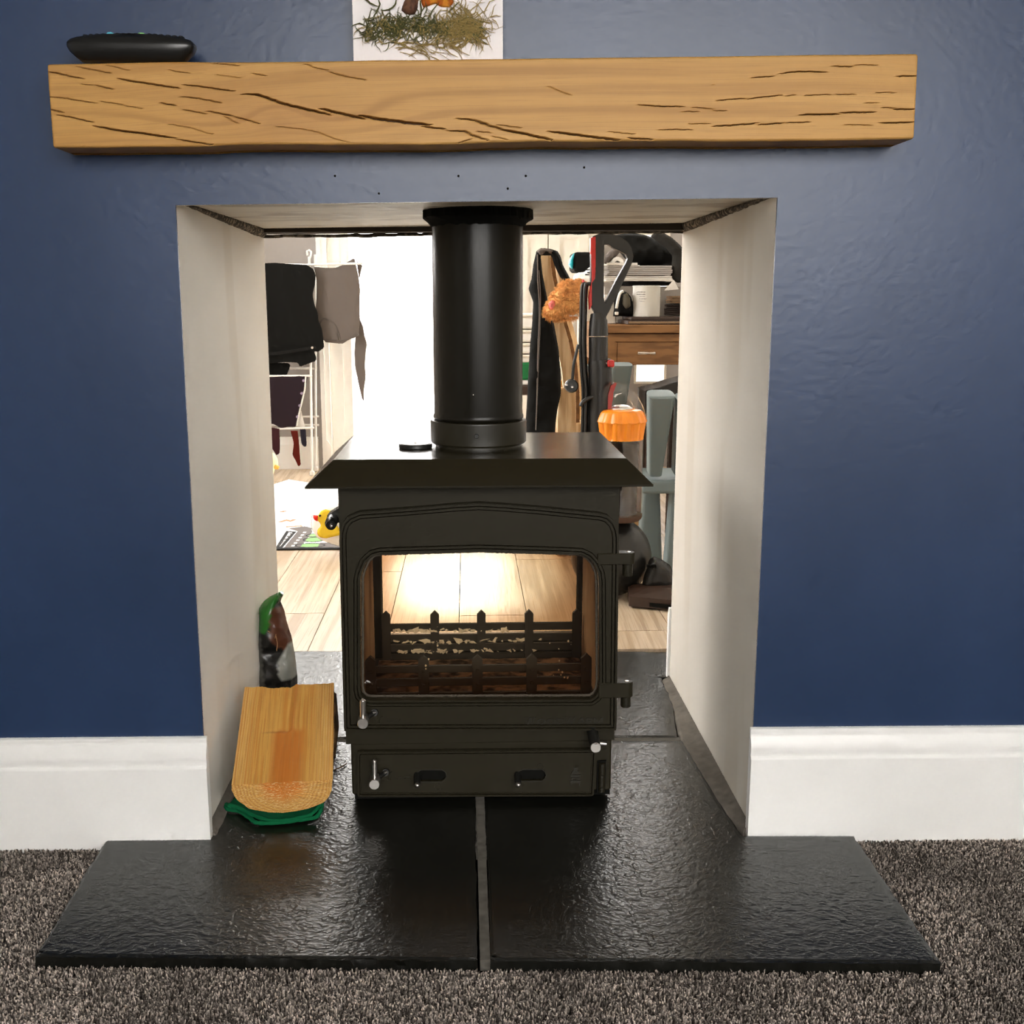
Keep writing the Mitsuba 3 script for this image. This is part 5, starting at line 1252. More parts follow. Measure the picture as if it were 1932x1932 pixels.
# ------------------------------------------------------------------ dining chair with a black coat, fluffy toy
ch = thing('dining_chair', 'oak slat-back dining chair with a black coat thrown over its back', 'chair')
CYB = 1.95
rail_l = [(0.2232, 1.0121), (0.2562, 1.0189), (0.2672, 0.9477), (0.2818, 0.8793), (0.3001, 0.8104), (0.322, 0.7409), (0.3407, 0.6533), (0.3489, 0.5648), (0.3543, 0.2759), (0.3198, 0.2761), (0.3135, 0.5293), (0.3018, 0.6357), (0.2832, 0.7235), (0.2649, 0.7931), (0.2504, 0.8621), (0.2359, 0.9306)]
obj('back_post', prism(rail_l, CYB - 0.012, CYB + 0.022), 'm_oak_chair', ch, smooth=False)
obj('back_post', prism([(a + 0.016, b - 0.004) for a, b in rail_l], CYB + 0.024, CYB + 0.05), 'm_oak_furniture', ch, smooth=False)
for off, y in ((0.030, 0.11), (0.055, 0.20), (0.080, 0.27)):
    sl = [(0.275, 0.8535), (0.2856, 0.8535), (0.3073, 0.7931), (0.3328, 0.7235), (0.3515, 0.6445), (0.3597, 0.5648), (0.3636, 0.4033), (0.3491, 0.4034), (0.3455, 0.5559), (0.3338, 0.6357), (0.3152, 0.7147), (0.2932, 0.7844)]
    obj('back_slat', prism([(a + off * 0.55, b - 0.004) for a, b in sl], CYB + y, CYB + y + 0.03), 'm_oak_chair', ch, smooth=False)
obj('back_post', prism([(a + 0.062, b - 0.01) for a, b in rail_l], CYB + 0.33, CYB + 0.36), 'm_oak_chair', ch, smooth=False)
obj('top_rail', hull([(rail_l[0][0], CYB - 0.010, rail_l[0][1]), (rail_l[1][0], CYB - 0.010, rail_l[1][1]), (rail_l[0][0] + 0.006, CYB - 0.01, rail_l[0][1] - 0.10), (rail_l[1][0] + 0.008, CYB - 0.01, rail_l[1][1] - 0.10)] +
                      [(a + 0.062, CYB + 0.355, b) for a, b in ((rail_l[0][0], rail_l[0][1] - 0.01), (rail_l[1][0], rail_l[1][1] - 0.01), (rail_l[0][0] + 0.006, rail_l[0][1] - 0.11), (rail_l[1][0] + 0.008, rail_l[1][1] - 0.11))]), 'm_oak_chair', ch, smooth=False)
SXc, SZc = rail_l[10][0], 0.47
obj('seat', box(SXc + 0.005, SXc + 0.27, CYB - 0.005, CYB + 0.355, SZc - 0.05, SZc - 0.01, 0.006), 'm_oak_chair', ch, smooth=False)
for x, y in ((SXc + 0.245, CYB + 0.02), (SXc + 0.245, CYB + 0.33)):
    obj('leg', box(x - 0.02, x + 0.02, y - 0.02, y + 0.02, 0.0, SZc - 0.05, 0.004), 'm_oak_chair', ch, smooth=False)
obj('leg', box(SXc - 0.025, SXc + 0.012, CYB - 0.01, CYB + 0.026, 0.0, rail_l[10][1] + 0.05, 0.004), 'm_oak_chair', ch, smooth=False)
obj('leg', box(SXc - 0.005, SXc + 0.032, CYB + 0.33, CYB + 0.36, 0.0, rail_l[10][1] + 0.05, 0.004), 'm_oak_chair', ch, smooth=False)
ct = thing('black_coat', 'long black coat hanging from the back of the oak dining chair', 'coat')
obj('coat', puff([(0.2102, 1.0227), (0.2204, 1.031), (0.2375, 1.0327), (0.258, 1.0295), (0.2786, 1.0229), (0.289, 1.0063), (0.2961, 0.9797), (0.3101, 0.9547), (0.3224, 0.9329), (0.3036, 0.9212), (0.2844, 0.9463), (0.2687, 0.9796), (0.2582, 1.0096), (0.224, 1.0095), (0.2312, 0.9462), (0.249, 0.8622), (0.2703, 0.7859), (0.2849, 0.7089), (0.2927, 0.6226), (0.2933, 0.5617), (0.2831, 0.5179), (0.2766, 0.4652), (0.2742, 0.3229), (0.1659, 0.3235), (0.1692, 0.4126), (0.1795, 0.5008), (0.1844, 0.6055), (0.1909, 0.7262), (0.1976, 0.7944), (0.2007, 0.8622), (0.1851, 0.9042), (0.1952, 0.9378), (0.2002, 0.9795)], 1.885, 0.03, 0.03, 0.008, r=0.03, amp=0.02, freq=16, seed=4), 'm_black_cloth', ct, smooth=True)
obj('zip', tube(spline([(a, 1.849, b) for a, b in [(0.2114, 1.0113), (0.2135, 0.9288), (0.2191, 0.8455), (0.2162, 0.7445), (0.2133, 0.6424), (0.2121, 0.5391), (0.2092, 0.4433), (0.2097, 0.3288)]], 5), 0.0022, 6), 'm_grey_cloth', ct, smooth=True, label='grey zip')
obj('lining', puff([(0.209, 1.0218), (0.2225, 1.0317), (0.2429, 1.0301), (0.2633, 1.0252), (0.2566, 1.0137), (0.2395, 1.0186), (0.2226, 1.0087)], 1.86, 0.012, 0.004, 0.004, amp=0.004, freq=60), 'm_grey_cloth', ct, smooth=True, label='grey striped lining')
obj('seam', tube(spline([(a, 1.847, b) for a, b in [(0.2164, 0.9618), (0.222, 0.8789), (0.2209, 0.7784), (0.2164, 0.6597), (0.2135, 0.5567)]], 5), 0.0016, 6), 'm_seam', ct, smooth=True)

ty_ = thing('fluffy_toy', 'fluffy orange soft toy animal with pink ear draped over the oak chair', 'soft toy')
FY = 1.775
fluff_c = [puff([(0.2293, 0.8326), (0.2393, 0.859), (0.2525, 0.8853), (0.2692, 0.9034), (0.286, 0.8985), (0.2962, 0.8854), (0.3197, 0.892), (0.3434, 0.8854), (0.3505, 0.8541), (0.3442, 0.826), (0.324, 0.8127), (0.297, 0.8111), (0.27, 0.8078), (0.2464, 0.8094), (0.2328, 0.816)], FY, 0.055, 0.05, 0.009, amp=0.010, freq=30, seed=6),
           puff([(0.2725, 0.9034), (0.2858, 0.9215), (0.3025, 0.9313), (0.3227, 0.9281), (0.3461, 0.9314), (0.3665, 0.9216), (0.3671, 0.8789), (0.3471, 0.8624), (0.32, 0.8689), (0.2929, 0.8788)], FY + 0.05, 0.05, 0.05, 0.009, amp=0.010, freq=30, seed=8)]
obj('body', cat(fluff_c[:1]), 'm_tan_cloth', ty_, smooth=True)
obj('haunch', fluff_c[1], 'm_tan_cloth', ty_, smooth=True)


def fur(ms, n, ln, r, seed):
    g_ = np.random.default_rng(seed); out_v, out_f, k = [], [], 0
    for m in ms:
        p, fi = trimesh.sample.sample_surface(m, n // len(ms), seed=seed); nn = m.face_normals[fi]
        for a, b in zip(p, nn):
            d = b + g_.normal(0, 0.45, 3) + np.array([0, 0, -0.35]); d /= np.linalg.norm(d); l = ln * g_.uniform(0.5, 1.2)
            u = np.cross(d, [0.3, 0.2, 0.9]); u /= np.linalg.norm(u); w = np.cross(d, u)
            base_ = [a - b * 0.002 + r * (math.cos(t) * u + math.sin(t) * w) for t in (0, 2.09, 4.19)]
            mid = [a + d * l * 0.55 + 0.7 * r * (math.cos(t) * u + math.sin(t) * w) for t in (0, 2.09, 4.19)]
            out_v += base_ + mid + [a + d * l + np.array([0, 0, -0.2 * l])]
            for i in range(3):
                j = (i + 1) % 3; out_f += [(k + i, k + j, k + 3 + j), (k + i, k + 3 + j, k + 3 + i), (k + 3 + i, k + 3 + j, k + 6)]
            k += 7
    return trimesh.Trimesh(np.array(out_v), np.array(out_f), process=False)


obj('fur', fur(fluff_c, 3600, 0.013, 0.0015, 3), 'm_fur', ty_, smooth=True, kind='stuff', label='shaggy orange fur')
mat('m_fur', pr(proc(lambda p, n, uv: mix((0.78, 0.44, 0.18), (0.46, 0.20, 0.06), smoothstep(0.3, 0.7, fbm(p.x * 60, p.y * 60, p.z * 60, 2)))), 0.95, spec=0.1))
obj('ear', puff([(0.2381, 0.8575), (0.248, 0.8688), (0.2596, 0.8656), (0.2614, 0.8494), (0.2532, 0.838), (0.2432, 0.8397)], 1.732, 0.008, 0.006, 0.004, amp=0.003, freq=90), 'm_pink_cloth', ty_, smooth=True, label='pink inner ear')
obj('tag', box(0.3047, 0.3329, 1.735, 1.738, 0.8185, 0.8283), 'm_white_cloth', ty_, smooth=False, label='white tag')
obj('bow', puff([(0.342, 0.9274), (0.3502, 0.9338), (0.3537, 0.9193), (0.3489, 0.9096)], 1.74, 0.008, 0.006, 0.004), 'm_red_plastic', ty_, smooth=True, label='red bow')
for q in ((0.2751, 1.744, 0.8299), (0.295, 1.744, 0.8331)):
    m = trimesh.creation.icosphere(2, 0.0048); m.apply_translation(q); obj('eye', m, 'm_black_plastic', ty_, smooth=True)

# ------------------------------------------------------------------ upright vacuum cleaner
vc = thing('vacuum_cleaner', 'upright black and red vacuum cleaner with orange lid parked behind the stove', 'vacuum cleaner')
VY = 1.45
grip = Polygon([(0.3348, 1.0357), (0.3407, 1.0444), (0.3556, 1.0502), (0.3765, 1.0517), (0.4006, 1.0489), (0.4218, 1.0403), (0.4401, 1.0273), (0.451, 1.0099), (0.456, 0.9894), (0.4519, 0.9704), (0.4418, 0.9484), (0.4245, 0.9101), (0.407, 0.8746), (0.3895, 0.836), (0.3792, 0.8181), (0.3563, 0.8181), (0.3407, 0.8479), (0.3367, 0.9071)],
               [[(0.3726, 1.0213), (0.3831, 1.0228), (0.3983, 1.0126), (0.4165, 1.0039), (0.4348, 0.9952), (0.4396, 0.9836), (0.4353, 0.9719), (0.4236, 0.9513), (0.4061, 0.9189), (0.3886, 0.8835), (0.3769, 0.8598), (0.3736, 0.8776)]])
obj('handle', cat([bev(grip, VY - 0.016, VY + 0.016, 0.005, 3)]), 'm_dark_grey_plastic', vc, smooth=False)
obj('handle_trim', bev([(0.3332, 1.0389), (0.3473, 1.0433), (0.3486, 0.9652), (0.3477, 0.9273), (0.3388, 0.9156), (0.3398, 0.8554), (0.3339, 0.8421), (0.3319, 0.8775), (0.338, 0.9214), (0.3361, 0.9942), (0.3338, 1.0014)], VY - 0.021, VY + 0.012, 0.003), 'm_red_plastic', vc, smooth=False, label='red trim strip')
obj('wand', cat([tube([(0.3576, 1.45, 0.833), (0.3611, 1.45, 0.8092), (0.3617, 1.45, 0.7673)], [0.019, 0.026, 0.0285], 24), tube([(0.3618, 1.45, 0.7643), (0.3629, 1.45, 0.6949)], [0.0275, 0.0275], 24)]), 'm_dark_grey_plastic', vc, smooth=35)
obj('wand_base', tube([(0.3659, 1.45, 0.6995), (0.3677, 1.45, 0.6828), (0.3721, 1.45, 0.4206), (0.3779, 1.45, 0.2623)], [0.032, 0.034, 0.034, 0.04], 24), 'm_dark_grey_plastic', vc, smooth=35)
obj('collar', cat([tube([(0.3766, 1.425, 0.6948), (0.392, 1.425, 0.6857), (0.4043, 1.425, 0.6797)], 0.0045, 10)]), 'm_grey_plastic', vc, smooth=True, label='grey collar')
obj('release_button', rbox(0.3848, 0.4046, 1.41, 1.44, 0.6809, 0.7005, 0.005), 'm_red_plastic', vc, smooth=35, label='red release button')
for i, (dx, dy) in enumerate(((0, 0), (3.5, 0.012), (7, 0.0), (10, 0.014), (5, -0.012))):
    L = [(a + dx * 0.0015, 1.452 + dy, b) for a, b in [(0.3142, 0.91), (0.3116, 0.8849), (0.3109, 0.8181), (0.3104, 0.7432), (0.3145, 0.6676), (0.3199, 0.6065), (0.3194, 0.5296), (0.3191, 0.4363)]]
    obj('cord', tube(spline([(L[0][0] + 0.016, L[0][1], L[0][2] + 0.002)] + [(L[0][0] + 0.007, L[0][1], L[0][2] + 0.004)] + L, 5), 0.0045, 8), 'm_black_plastic', vc, smooth=True, label='black mains cord')
obj('cord', tube(spline([(a, 1.44, b) for a, b in [(0.303, 0.7437), (0.2958, 0.7107), (0.2901, 0.6835), (0.2888, 0.6608), (0.2875, 0.6442)]], 6), 0.0042, 8), 'm_black_plastic', vc, smooth=True)
pl = obj('plug', lathe([(0, -0.012), (0.017, -0.012), (0.0195, -0.008), (0.0195, 0.008), (0.016, 0.013), (0, 0.013)], (0.2837, 1.43, 0.6267), 'y', 30), 'm_black_plastic', vc, smooth=35, label='black mains plug')
for q in ((0.2665, 1.41, 0.6313), (0.2833, 1.41, 0.6253)):
    obj('pin', rbox(q[0] - 0.003, q[0] + 0.003, 1.396, 1.416, q[2] - 0.0022, q[2] + 0.0022, 0.0012), 'm_steel', pl, smooth=35)
obj('cord_hook', tube(spline([(a, 1.43, b) for a, b in [(0.3119, 0.5673), (0.3164, 0.5779), (0.33, 0.5886), (0.3453, 0.5946), (0.3575, 0.5961)]], 5), 0.006, 10), 'm_dark_grey_plastic', vc, smooth=True)
scene['m_clear_solid'] = {'type': 'dielectric', 'int_ior': 1.46}
# dust bin with pumpkin-ribbed orange lid and clear handle
bcx, bcz = 0.4293, 0.4742
BYC = 1.42
br = (0.4957 - 0.366) / 2
bot = 0.236 + 0.012
obj('dust_bin', lathe([(br - 0.002, bot), (br, bcz), (br - 0.002, bcz), (br - 0.004, bot + 0.003)], (bcx, BYC, 0), n=48), 'm_smoked', vc, smooth=35, label='smoked clear dust bin')
obj('bin_base', lathe([(0, bot - 0.012), (br * 0.9, bot - 0.012), (br, bot - 0.004), (br + 0.001, bot + 0.006), (0, bot + 0.006)], (bcx, BYC, 0), n=48), 'm_brush', vc, smooth=35)
obj('filter', lathe([(0, bot + 0.006), (br * 0.55, bot + 0.006), (br * 0.62, bcz - 0.01), (0, bcz - 0.01)], (bcx + 0.012, BYC, 0), n=32), 'm_dark_grey_plastic', vc, smooth=35)
for i in range(4):
    q = bot + 0.02 + i * 0.022
    obj('dust', puff([(bcx - br * 0.85, q), (bcx - br * 0.35, q - 0.004), (bcx - br * 0.3, q + 0.016), (bcx - br * 0.8, q + 0.020)], BYC - br * 0.35, 0.012, 0.012, 0.006, amp=0.006, freq=60, seed=i), 'm_brush', vc, smooth=True)
nl, nr = 13, 156; V = []; rows = []
lid_z1, lid_z0, rim_z = 0.5587, bcz, 0.528
for (r, z, amp) in ((br * 0.99, lid_z0, 0.0), (br * 1.0, lid_z0 + 0.006, 0.09), (br * 1.10, rim_z - 0.006, 0.13), (br * 1.14, rim_z, 0.07), (br * 1.12, rim_z + 0.003, 0.05), (br * 0.98, lid_z1 - 0.008, 0.05), (br * 0.84, lid_z1, 0.02), (br * 0.5, lid_z1 + 0.002, 0.0)):
    a = np.arange(nr) * 2 * math.pi / nr; rr_ = r * (1 - amp * (1 - np.abs(np.cos(a * nl / 2))))
    V.append(np.stack([bcx + rr_ * np.cos(a), BYC + rr_ * np.sin(a), np.full(nr, z) - (0.004 * np.abs(np.sin(a * nl / 2)) if abs(z - rim_z) < 0.004 else 0)], 1))
nv = len(V); V = np.vstack(V + [[[bcx, BYC, lid_z1 + 0.002]], [[bcx, BYC, lid_z0]]]); F = []
for i in range(nv - 1):
    for j in range(nr):
        l = (j + 1) % nr; F += [(i * nr + j, i * nr + l, (i + 1) * nr + l), (i * nr + j, (i + 1) * nr + l, (i + 1) * nr + j)]
for j in range(nr):
    F += [((nv - 1) * nr + j, (nv - 1) * nr + (j + 1) % nr, nv * nr), ((j + 1) % nr, j, nv * nr + 1)]
obj('lid', trimesh.Trimesh(V, np.array(F), process=False), 'm_orange_plastic', vc, smooth=40, label='ribbed orange lid')
obj('lid_button', lathe([(0, lid_z1), (br * 0.52, lid_z1), (br * 0.50, lid_z1 + 0.006), (br * 0.3, lid_z1 + 0.013), (0, lid_z1 + 0.0155)], (bcx - 0.002, BYC, 0), n=36), 'm_chrome', vc, smooth=True, label='silver domed button')
mat('m_chrome', pr((0.8, 0.8, 0.8), 0.18, metallic=1.0))
arch = Polygon([(0.3726, 0.5359), (0.3714, 0.6091), (0.3758, 0.6212), (0.3878, 0.6318), (0.4045, 0.6378), (0.4198, 0.6362), (0.4382, 0.6301), (0.4569, 0.6164), (0.4758, 0.5936), (0.4887, 0.5692), (0.4986, 0.5401), (0.499, 0.5232), (0.4836, 0.5248), (0.4739, 0.5417), (0.4641, 0.5662), (0.4514, 0.5876), (0.4389, 0.5998), (0.4265, 0.6059), (0.4143, 0.6029), (0.4084, 0.5938), (0.4057, 0.5725), (0.4003, 0.5358)])
obj('bin_handle', prism(arch, BYC - 0.013, BYC + 0.013), 'm_clear_solid', vc, smooth=False, label='clear arched handle')
obj('handle_core', prism([(0.3876, 0.5603), (0.3883, 0.6014), (0.3955, 0.6272), (0.4075, 0.6362), (0.4122, 0.6347), (0.4035, 0.609), (0.3983, 0.5603)], BYC - 0.006, BYC + 0.006), 'm_red_plastic', vc, smooth=False, label='red core of the handle')
ballm = trimesh.creation.icosphere(4, 0.120); ballm.apply_scale((1, 0.95, 1)); ballm.apply_translation((0.412, 1.46, 0.1165))
obj('ball', ballm, 'm_black_plastic', vc, smooth=True)
obj('neck', tube([(0.3874, 1.45, 0.24), (0.412, 1.46, 0.19)], [0.04, 0.06], 20), 'm_dark_grey_plastic', vc, smooth=35)
hx0, hx1 = 0.4448, 0.5566
obj('floor_head', hull([(hx0, 1.30, 0.006), (hx0, 1.30, 0.035), (hx0 + 0.01, 1.40, 0.006), (hx0 + 0.01, 1.40, 0.045), (hx1 + 0.05, 1.24, 0.006), (hx1 + 0.05, 1.24, 0.035), (hx1 + 0.09, 1.38, 0.006), (hx1 + 0.09, 1.38, 0.055), (hx0 + 0.06, 1.33, 0.055), (hx1 + 0.02, 1.30, 0.058)]), 'm_brown_card', vc, smooth=False, label='brown floor head')
obj('brush_slot', hull([(hx0 + 0.03, 1.291, 0.010), (hx0 + 0.03, 1.291, 0.022), (hx1 + 0.03, 1.240, 0.010), (hx1 + 0.03, 1.240, 0.022), (hx0 + 0.03, 1.31, 0.016), (hx1 + 0.03, 1.26, 0.016)]), 'm_black_gap', vc, smooth=False)
obj('head_joint', puff([(0.4918, 0.0455), (0.4973, 0.0742), (0.506, 0.098), (0.5115, 0.1249), (0.5268, 0.1343), (0.5488, 0.1246), (0.5741, 0.1084), (0.5876, 0.0732), (0.5889, 0.0316), (0.536, 0.0225)], 1.375, 0.035, 0.03, 0.007, amp=0.004), 'm_dark_grey_plastic', vc, smooth=True)
for i in range(7):
    p = (0.5003, 1.338, 0.1147); obj('vent', box(p[0] + i * 0.0042, p[0] + i * 0.0042 + 0.002, 1.336, 1.35, p[2] - 0.006, p[2] + 0.003), 'm_black_gap', vc, smooth=False)

# ------------------------------------------------------------------ children's plastic chairs
def flare(top, bot_, wt, wb, th, y0, y1):
    """Fat tapered plastic slat or leg between two points, wide at the top."""
    P = []; ln_ = (y1 - y0) / max(0.05, top[1] - bot_[1])
    for (c, w, y) in ((top, wt, y0), (bot_, wb, y1)):
        for a in np.linspace(0, 2 * math.pi, 20, endpoint=False):
            P.append((c[0] + w * np.sign(math.cos(a)) * abs(math.cos(a)) ** 0.38, y + th * np.sign(math.sin(a)) * abs(math.sin(a)) ** 0.38, c[1] + ln_ * th * math.sin(a)))
    return hull(P)


def kids_chair(label, slats, sx0, sx1, sy0, sy1, sz, legs):
    k = thing('kids_chair', label, 'chair', 'blue-grey plastic children\'s chairs')
    for (t, b, wt, wb, y0, y1) in slats:
        obj('back_slat', flare(t, b, wt, wb, 0.030, y0, y1), 'm_blue_grey_plastic', k, smooth=40)
    obj('seat', rbox(sx0, sx1, sy0, sy1, sz - 0.045, sz, 0.012), 'm_blue_grey_plastic', k, smooth=40)
    for x, y in legs:
        obj('leg', flare((x, sz - 0.03), (x, 0.004), 0.026, 0.042, 0.034, y, y), 'm_blue_grey_plastic', k, smooth=40)
    return k


sA = kids_chair('blue-grey plastic child\'s chair nearest the right jamb', [((0.5742, 0.587), (0.5773, 0.3326), 0.0415, 0.022, 1.60, 1.70), ((0.6606, 0.5771), (0.6573, 0.3355), 0.042, 0.022, 1.60, 1.70)],
            0.5333, 0.5333 + 0.36, 1.66, 1.925, 0.3118, [(0.6617 + 0.004, 1.74), (0.60, 1.885), (0.88, 1.74), (0.88, 1.885)])
sB = kids_chair('blue-grey plastic child\'s chair behind the vacuum cleaner', [((0.3972, 0.6341), (0.3931, 0.3277), 0.037, 0.029, 2.34, 2.40), ((0.5593, 0.6357), (0.5349, 0.327), 0.039, 0.029, 2.34, 2.40)],
            0.3789, 0.5574, 2.36, 2.61, 0.30, [(0.387 + 0.02, 2.41), (0.5412, 2.41), (0.387 + 0.02, 2.57), (0.5412, 2.57)])
del labels[sA]['group'], labels[sB]['group']

# ------------------------------------------------------------------ desk and what lies on it
dkk = thing('oak_desk', 'oak desk with one drawer piled with papers behind the vacuum cleaner', 'desk')
DKY = 2.62
X0, X1 = 0.5232, 1.55
Zt, Z1, Z2, Z3 = 0.7733, 0.7402, 0.707, 0.6131
DKB = 3.40
obj('top', box(X0, X1, DKY, DKB, Z1, Zt, 0.003), 'm_oak_furniture', dkk, smooth=False)
obj('frame', cat([box(X0 + 0.012, X1 - 0.012, DKY + 0.016, DKB - 0.01, Z2, Z1 - 0.003), box(X0 + 0.012, X0 + 0.05, DKY + 0.016, DKB - 0.01, Z3, Z2), box(X1 - 0.05, X1 - 0.012, DKY + 0.016, DKB - 0.01, Z3, Z2)]), 'm_oak_furniture', dkk, smooth=False)
dw = obj('drawer', box(0.5827, X1 - 0.06, DKY + 0.022, DKB - 0.1, Z3 + 0.002, Z2 - 0.001, 0.002), 'm_oak_dark', dkk, smooth=False)
obj('stile', box(X0 + 0.012, 0.5827 - 0.001, DKY + 0.018, DKY + 0.05, Z3 + 0.002, Z2 - 0.001, 0.001), 'm_oak_furniture', dkk, smooth=False)
mat('m_oak_dark', pr(proc(oakf_col), 0.45, spec=0.35))
hzz = 0.6632
obj('drawer_handle', cat([tube([(0.6613, DKY - 0.012, hzz), (0.6887, DKY - 0.012, hzz), (0.7077, DKY - 0.010, hzz), (0.7309, DKY - 0.012, hzz)], [0.0062, 0.0062, 0.004, 0.0062], 14), cyl((0.6739, DKY - 0.012, hzz), (0.6739, DKY + 0.024, hzz), 0.004), cyl((0.7203, DKY - 0.012, hzz), (0.7203, DKY + 0.024, hzz), 0.004)]), 'm_steel', dw, smooth=35, label='bright metal bar handle')
for x, y in ((X0 + 0.04, DKY + 0.05), (X1 - 0.04, DKY + 0.05), (X0 + 0.04, DKB - 0.05), (X1 - 0.04, DKB - 0.05)):
    obj('leg', box(x - 0.028, x + 0.028, y - 0.028, y + 0.028, 0.0, Z3, 0.004), 'm_oak_furniture', dkk, smooth=False)

Zt += 0.0006
tc = thing('white_tin', 'white cylindrical tin with printed label standing on the desk by the jamb', 'tin')
t0, t1_ = 0.6642, 0.7763; tcx, tr = (t0 + t1_) / 2, (t1_ - t0) / 2
nb0 = 0.030
tz0, tz1 = Zt + nb0, 0.9274
obj('body', lathe([(0, tz0), (tr * 0.98, tz0), (tr, tz0 + 0.004), (tr, tz1 - 0.006), (tr * 1.02, tz1 - 0.005), (tr * 1.02, tz1), (tr * 0.96, tz1), (0, tz1 - 0.002)], (tcx, 2.79, 0), n=56), 'm_tin', tc, smooth=35)
mat('m_tin', pr((0.55, 0.53, 0.48), 0.45, spec=0.4))


def wrap_text(s, h, a0, z, w):
    m = meshkit.text_mesh(s, h, 0.0006, False); v = m.vertices.copy(); v[:, 0] = (v[:, 0] - v[:, 0].min()); v[:, 0] *= w / v[:, 0].max()
    a = a0 + v[:, 0] / tr; r = tr + 0.0001 + v[:, 2]
    m.vertices = np.stack([tcx + r * np.sin(a), 2.79 - r * np.cos(a), z + v[:, 1]], 1); return m


for i in range(5):
    zz = tz1 - 0.026 - i * 0.009; w = (0.040, 0.040, 0.026, 0.030, 0.024)[i]
    a = np.linspace(-0.95 + (0.25 if i > 1 else 0), -0.95 + (0.25 if i > 1 else 0) + w / tr, 9)
    obj('print', cat([tube(np.stack([tcx + (tr + 0.0003) * np.sin(a), 2.79 - (tr + 0.0003) * np.cos(a), np.full(9, zz)], 1), 0.0013 if i < 2 else 0.0008, 5)]), 'm_print_grey', tc, smooth=True)
nb = thing('brown_notebook', 'dark brown notebook lying on the desk under the white tin', 'notebook')
obj('cover', box(0.6254, 1.35, 2.655, 2.93, Zt, Zt + 0.016, 0.002), 'm_brown_card', nb, smooth=False)
obj('pages', box(0.6296, 1.34, 2.6535, 2.925, Zt + 0.004, Zt + 0.012, 0.0005), 'm_paper_brown', nb, smooth=False)
nb2 = thing('brown_folder', 'brown card folder lying directly beneath the white tin', 'folder')
obj('cover', box(0.641, 1.33, 2.675, 2.92, Zt + 0.0165, Zt + nb0 - 0.0005, 0.002), 'm_brown_card', nb2, smooth=False)

mzb = lambda px, py: 0.7973
cb = thing('camera_bag', 'small black and grey camera bag left of the white tin', 'bag')
obj('body', puff([(0.5846, 0.8826), (0.5973, 0.9017), (0.6145, 0.9081), (0.6407, 0.9017), (0.6585, 0.8827), (0.6679, 0.8509), (0.669, 0.804), (0.5862, 0.804), (0.5898, 0.8402)], 2.80, 0.05, 0.05, 0.008, amp=0.006, freq=30).apply_translation((0, 0, 0.0)), 'm_black_cloth', cb, smooth=True)
obj('panel', puff([(0.6178, 0.8909), (0.6349, 0.8972), (0.6482, 0.8783), (0.6511, 0.8447), (0.632, 0.832), (0.6164, 0.8531)], 2.752, 0.012, 0.01, 0.006), 'm_khaki', cb, smooth=True, label='olive grey front panel')
mat('m_khaki', pr((0.09, 0.08, 0.06), 0.9, spec=0.1))
obj('strap', tube(spline([(a, 2.745, b) for a, b in [(0.5916, 0.8362), (0.5974, 0.8699), (0.6054, 0.8972), (0.6182, 0.9056)]], 5), 0.006, 8), 'm_white_cloth', cb, smooth=True, label='pale strap')
obj('clip', rbox(0.5849, 0.6001, 2.735, 2.75, 0.8088, 0.8236, 0.003), 'm_steel', cb, smooth=35)

bx = thing('paper_bundle', 'upright cream paper bundle on the desk behind the vacuum handle', 'paper')
obj('sheets', box(0.553, 0.6016, 2.83, 2.90, Zt, 0.8915, 0.002), 'm_paper', bx, smooth=False)
piles = [('paper_stack', 'cream box file above the lowest papers on the desk', 1138, 1261, 530, 520, 'm_paper', 2.93, 3.27, 0.002), ('paper_stack', 'thin dark folder between two paper stacks on the desk', 1180, 1260, 538, 531, 'm_dark_cloth', 2.96, 3.24, 0.0),
         ('paper_stack', 'stack of white leaflets on top of the cream box file', 1142, 1258, 519, 500, 'm_paper_grey', 2.92, 3.22, 0.003), ('paper_stack', 'topmost loose white sheets under the tape roll', 1140, 1196, 500, 495, 'm_paper', 2.94, 3.20, 0.0),
         ('paper_stack', 'brown envelopes and card right of the white tin', 1252, 1300, 572, 558, 'm_paper_brown', 2.84, 2.955, 0.0), ('paper_stack', 'dark brown box right of the white tin on the desk', 1250, 1300, 594, 574, 'm_brown_card', 2.935, 2.96, 0.0)]
pr_ = random.Random(9)
P3 = lambda a, b, c, d, y0: None
stackz = {}
for (nm, lb, a, b, c, d, mt, y0, y1, j) in piles:
    k = thing(nm, lb, 'papers', None)
    sx = lambda v, y=2.95: CAM[0] + (y - CAM[1]) * math.tan(YAW + math.atan((v - 966) / FPX))
    x0, x1 = sx(a), sx(b)
    vz = lambda v: 0.8659 - (y0 - CAM[1]) * math.tan(PITCH + math.atan((v - 966) / FPX)) 
    z0, z1 = vz(c), vz(d)
    n = max(1, min(5, int(abs(z1 - z0) / 0.006)))
    for i in range(n):
        e = pr_.uniform(-0.006, 0.006)
        obj('sheet', box(x0 + e, x1 + e * 0.7, y0 + pr_.uniform(0, 0.006), y1, z0 + (z1 - z0) * i / n + 0.0004, z0 + (z1 - z0) * (i + 1) / n - 0.0004, 0.0008), mt, k, smooth=False)
mat('m_box_grey', pr((0.30, 0.27, 0.24), 0.8, spec=0.2))
b2 = thing('box_file', 'wide grey-brown box file supporting the paper pile at the back of the desk', 'box')
obj('body', box(0.5702, 1.20, 2.965, 3.26, Zt, 0.9273 - 0.001, 0.003), 'm_box_grey', b2, smooth=False)
tp_ = thing('tape_roll', 'white roll of tape standing on the paper pile seen through the vacuum handle', 'tape roll')
tcx2, tcz2, trr = 0.6208, 1.0211, 0.6477 - 0.6208
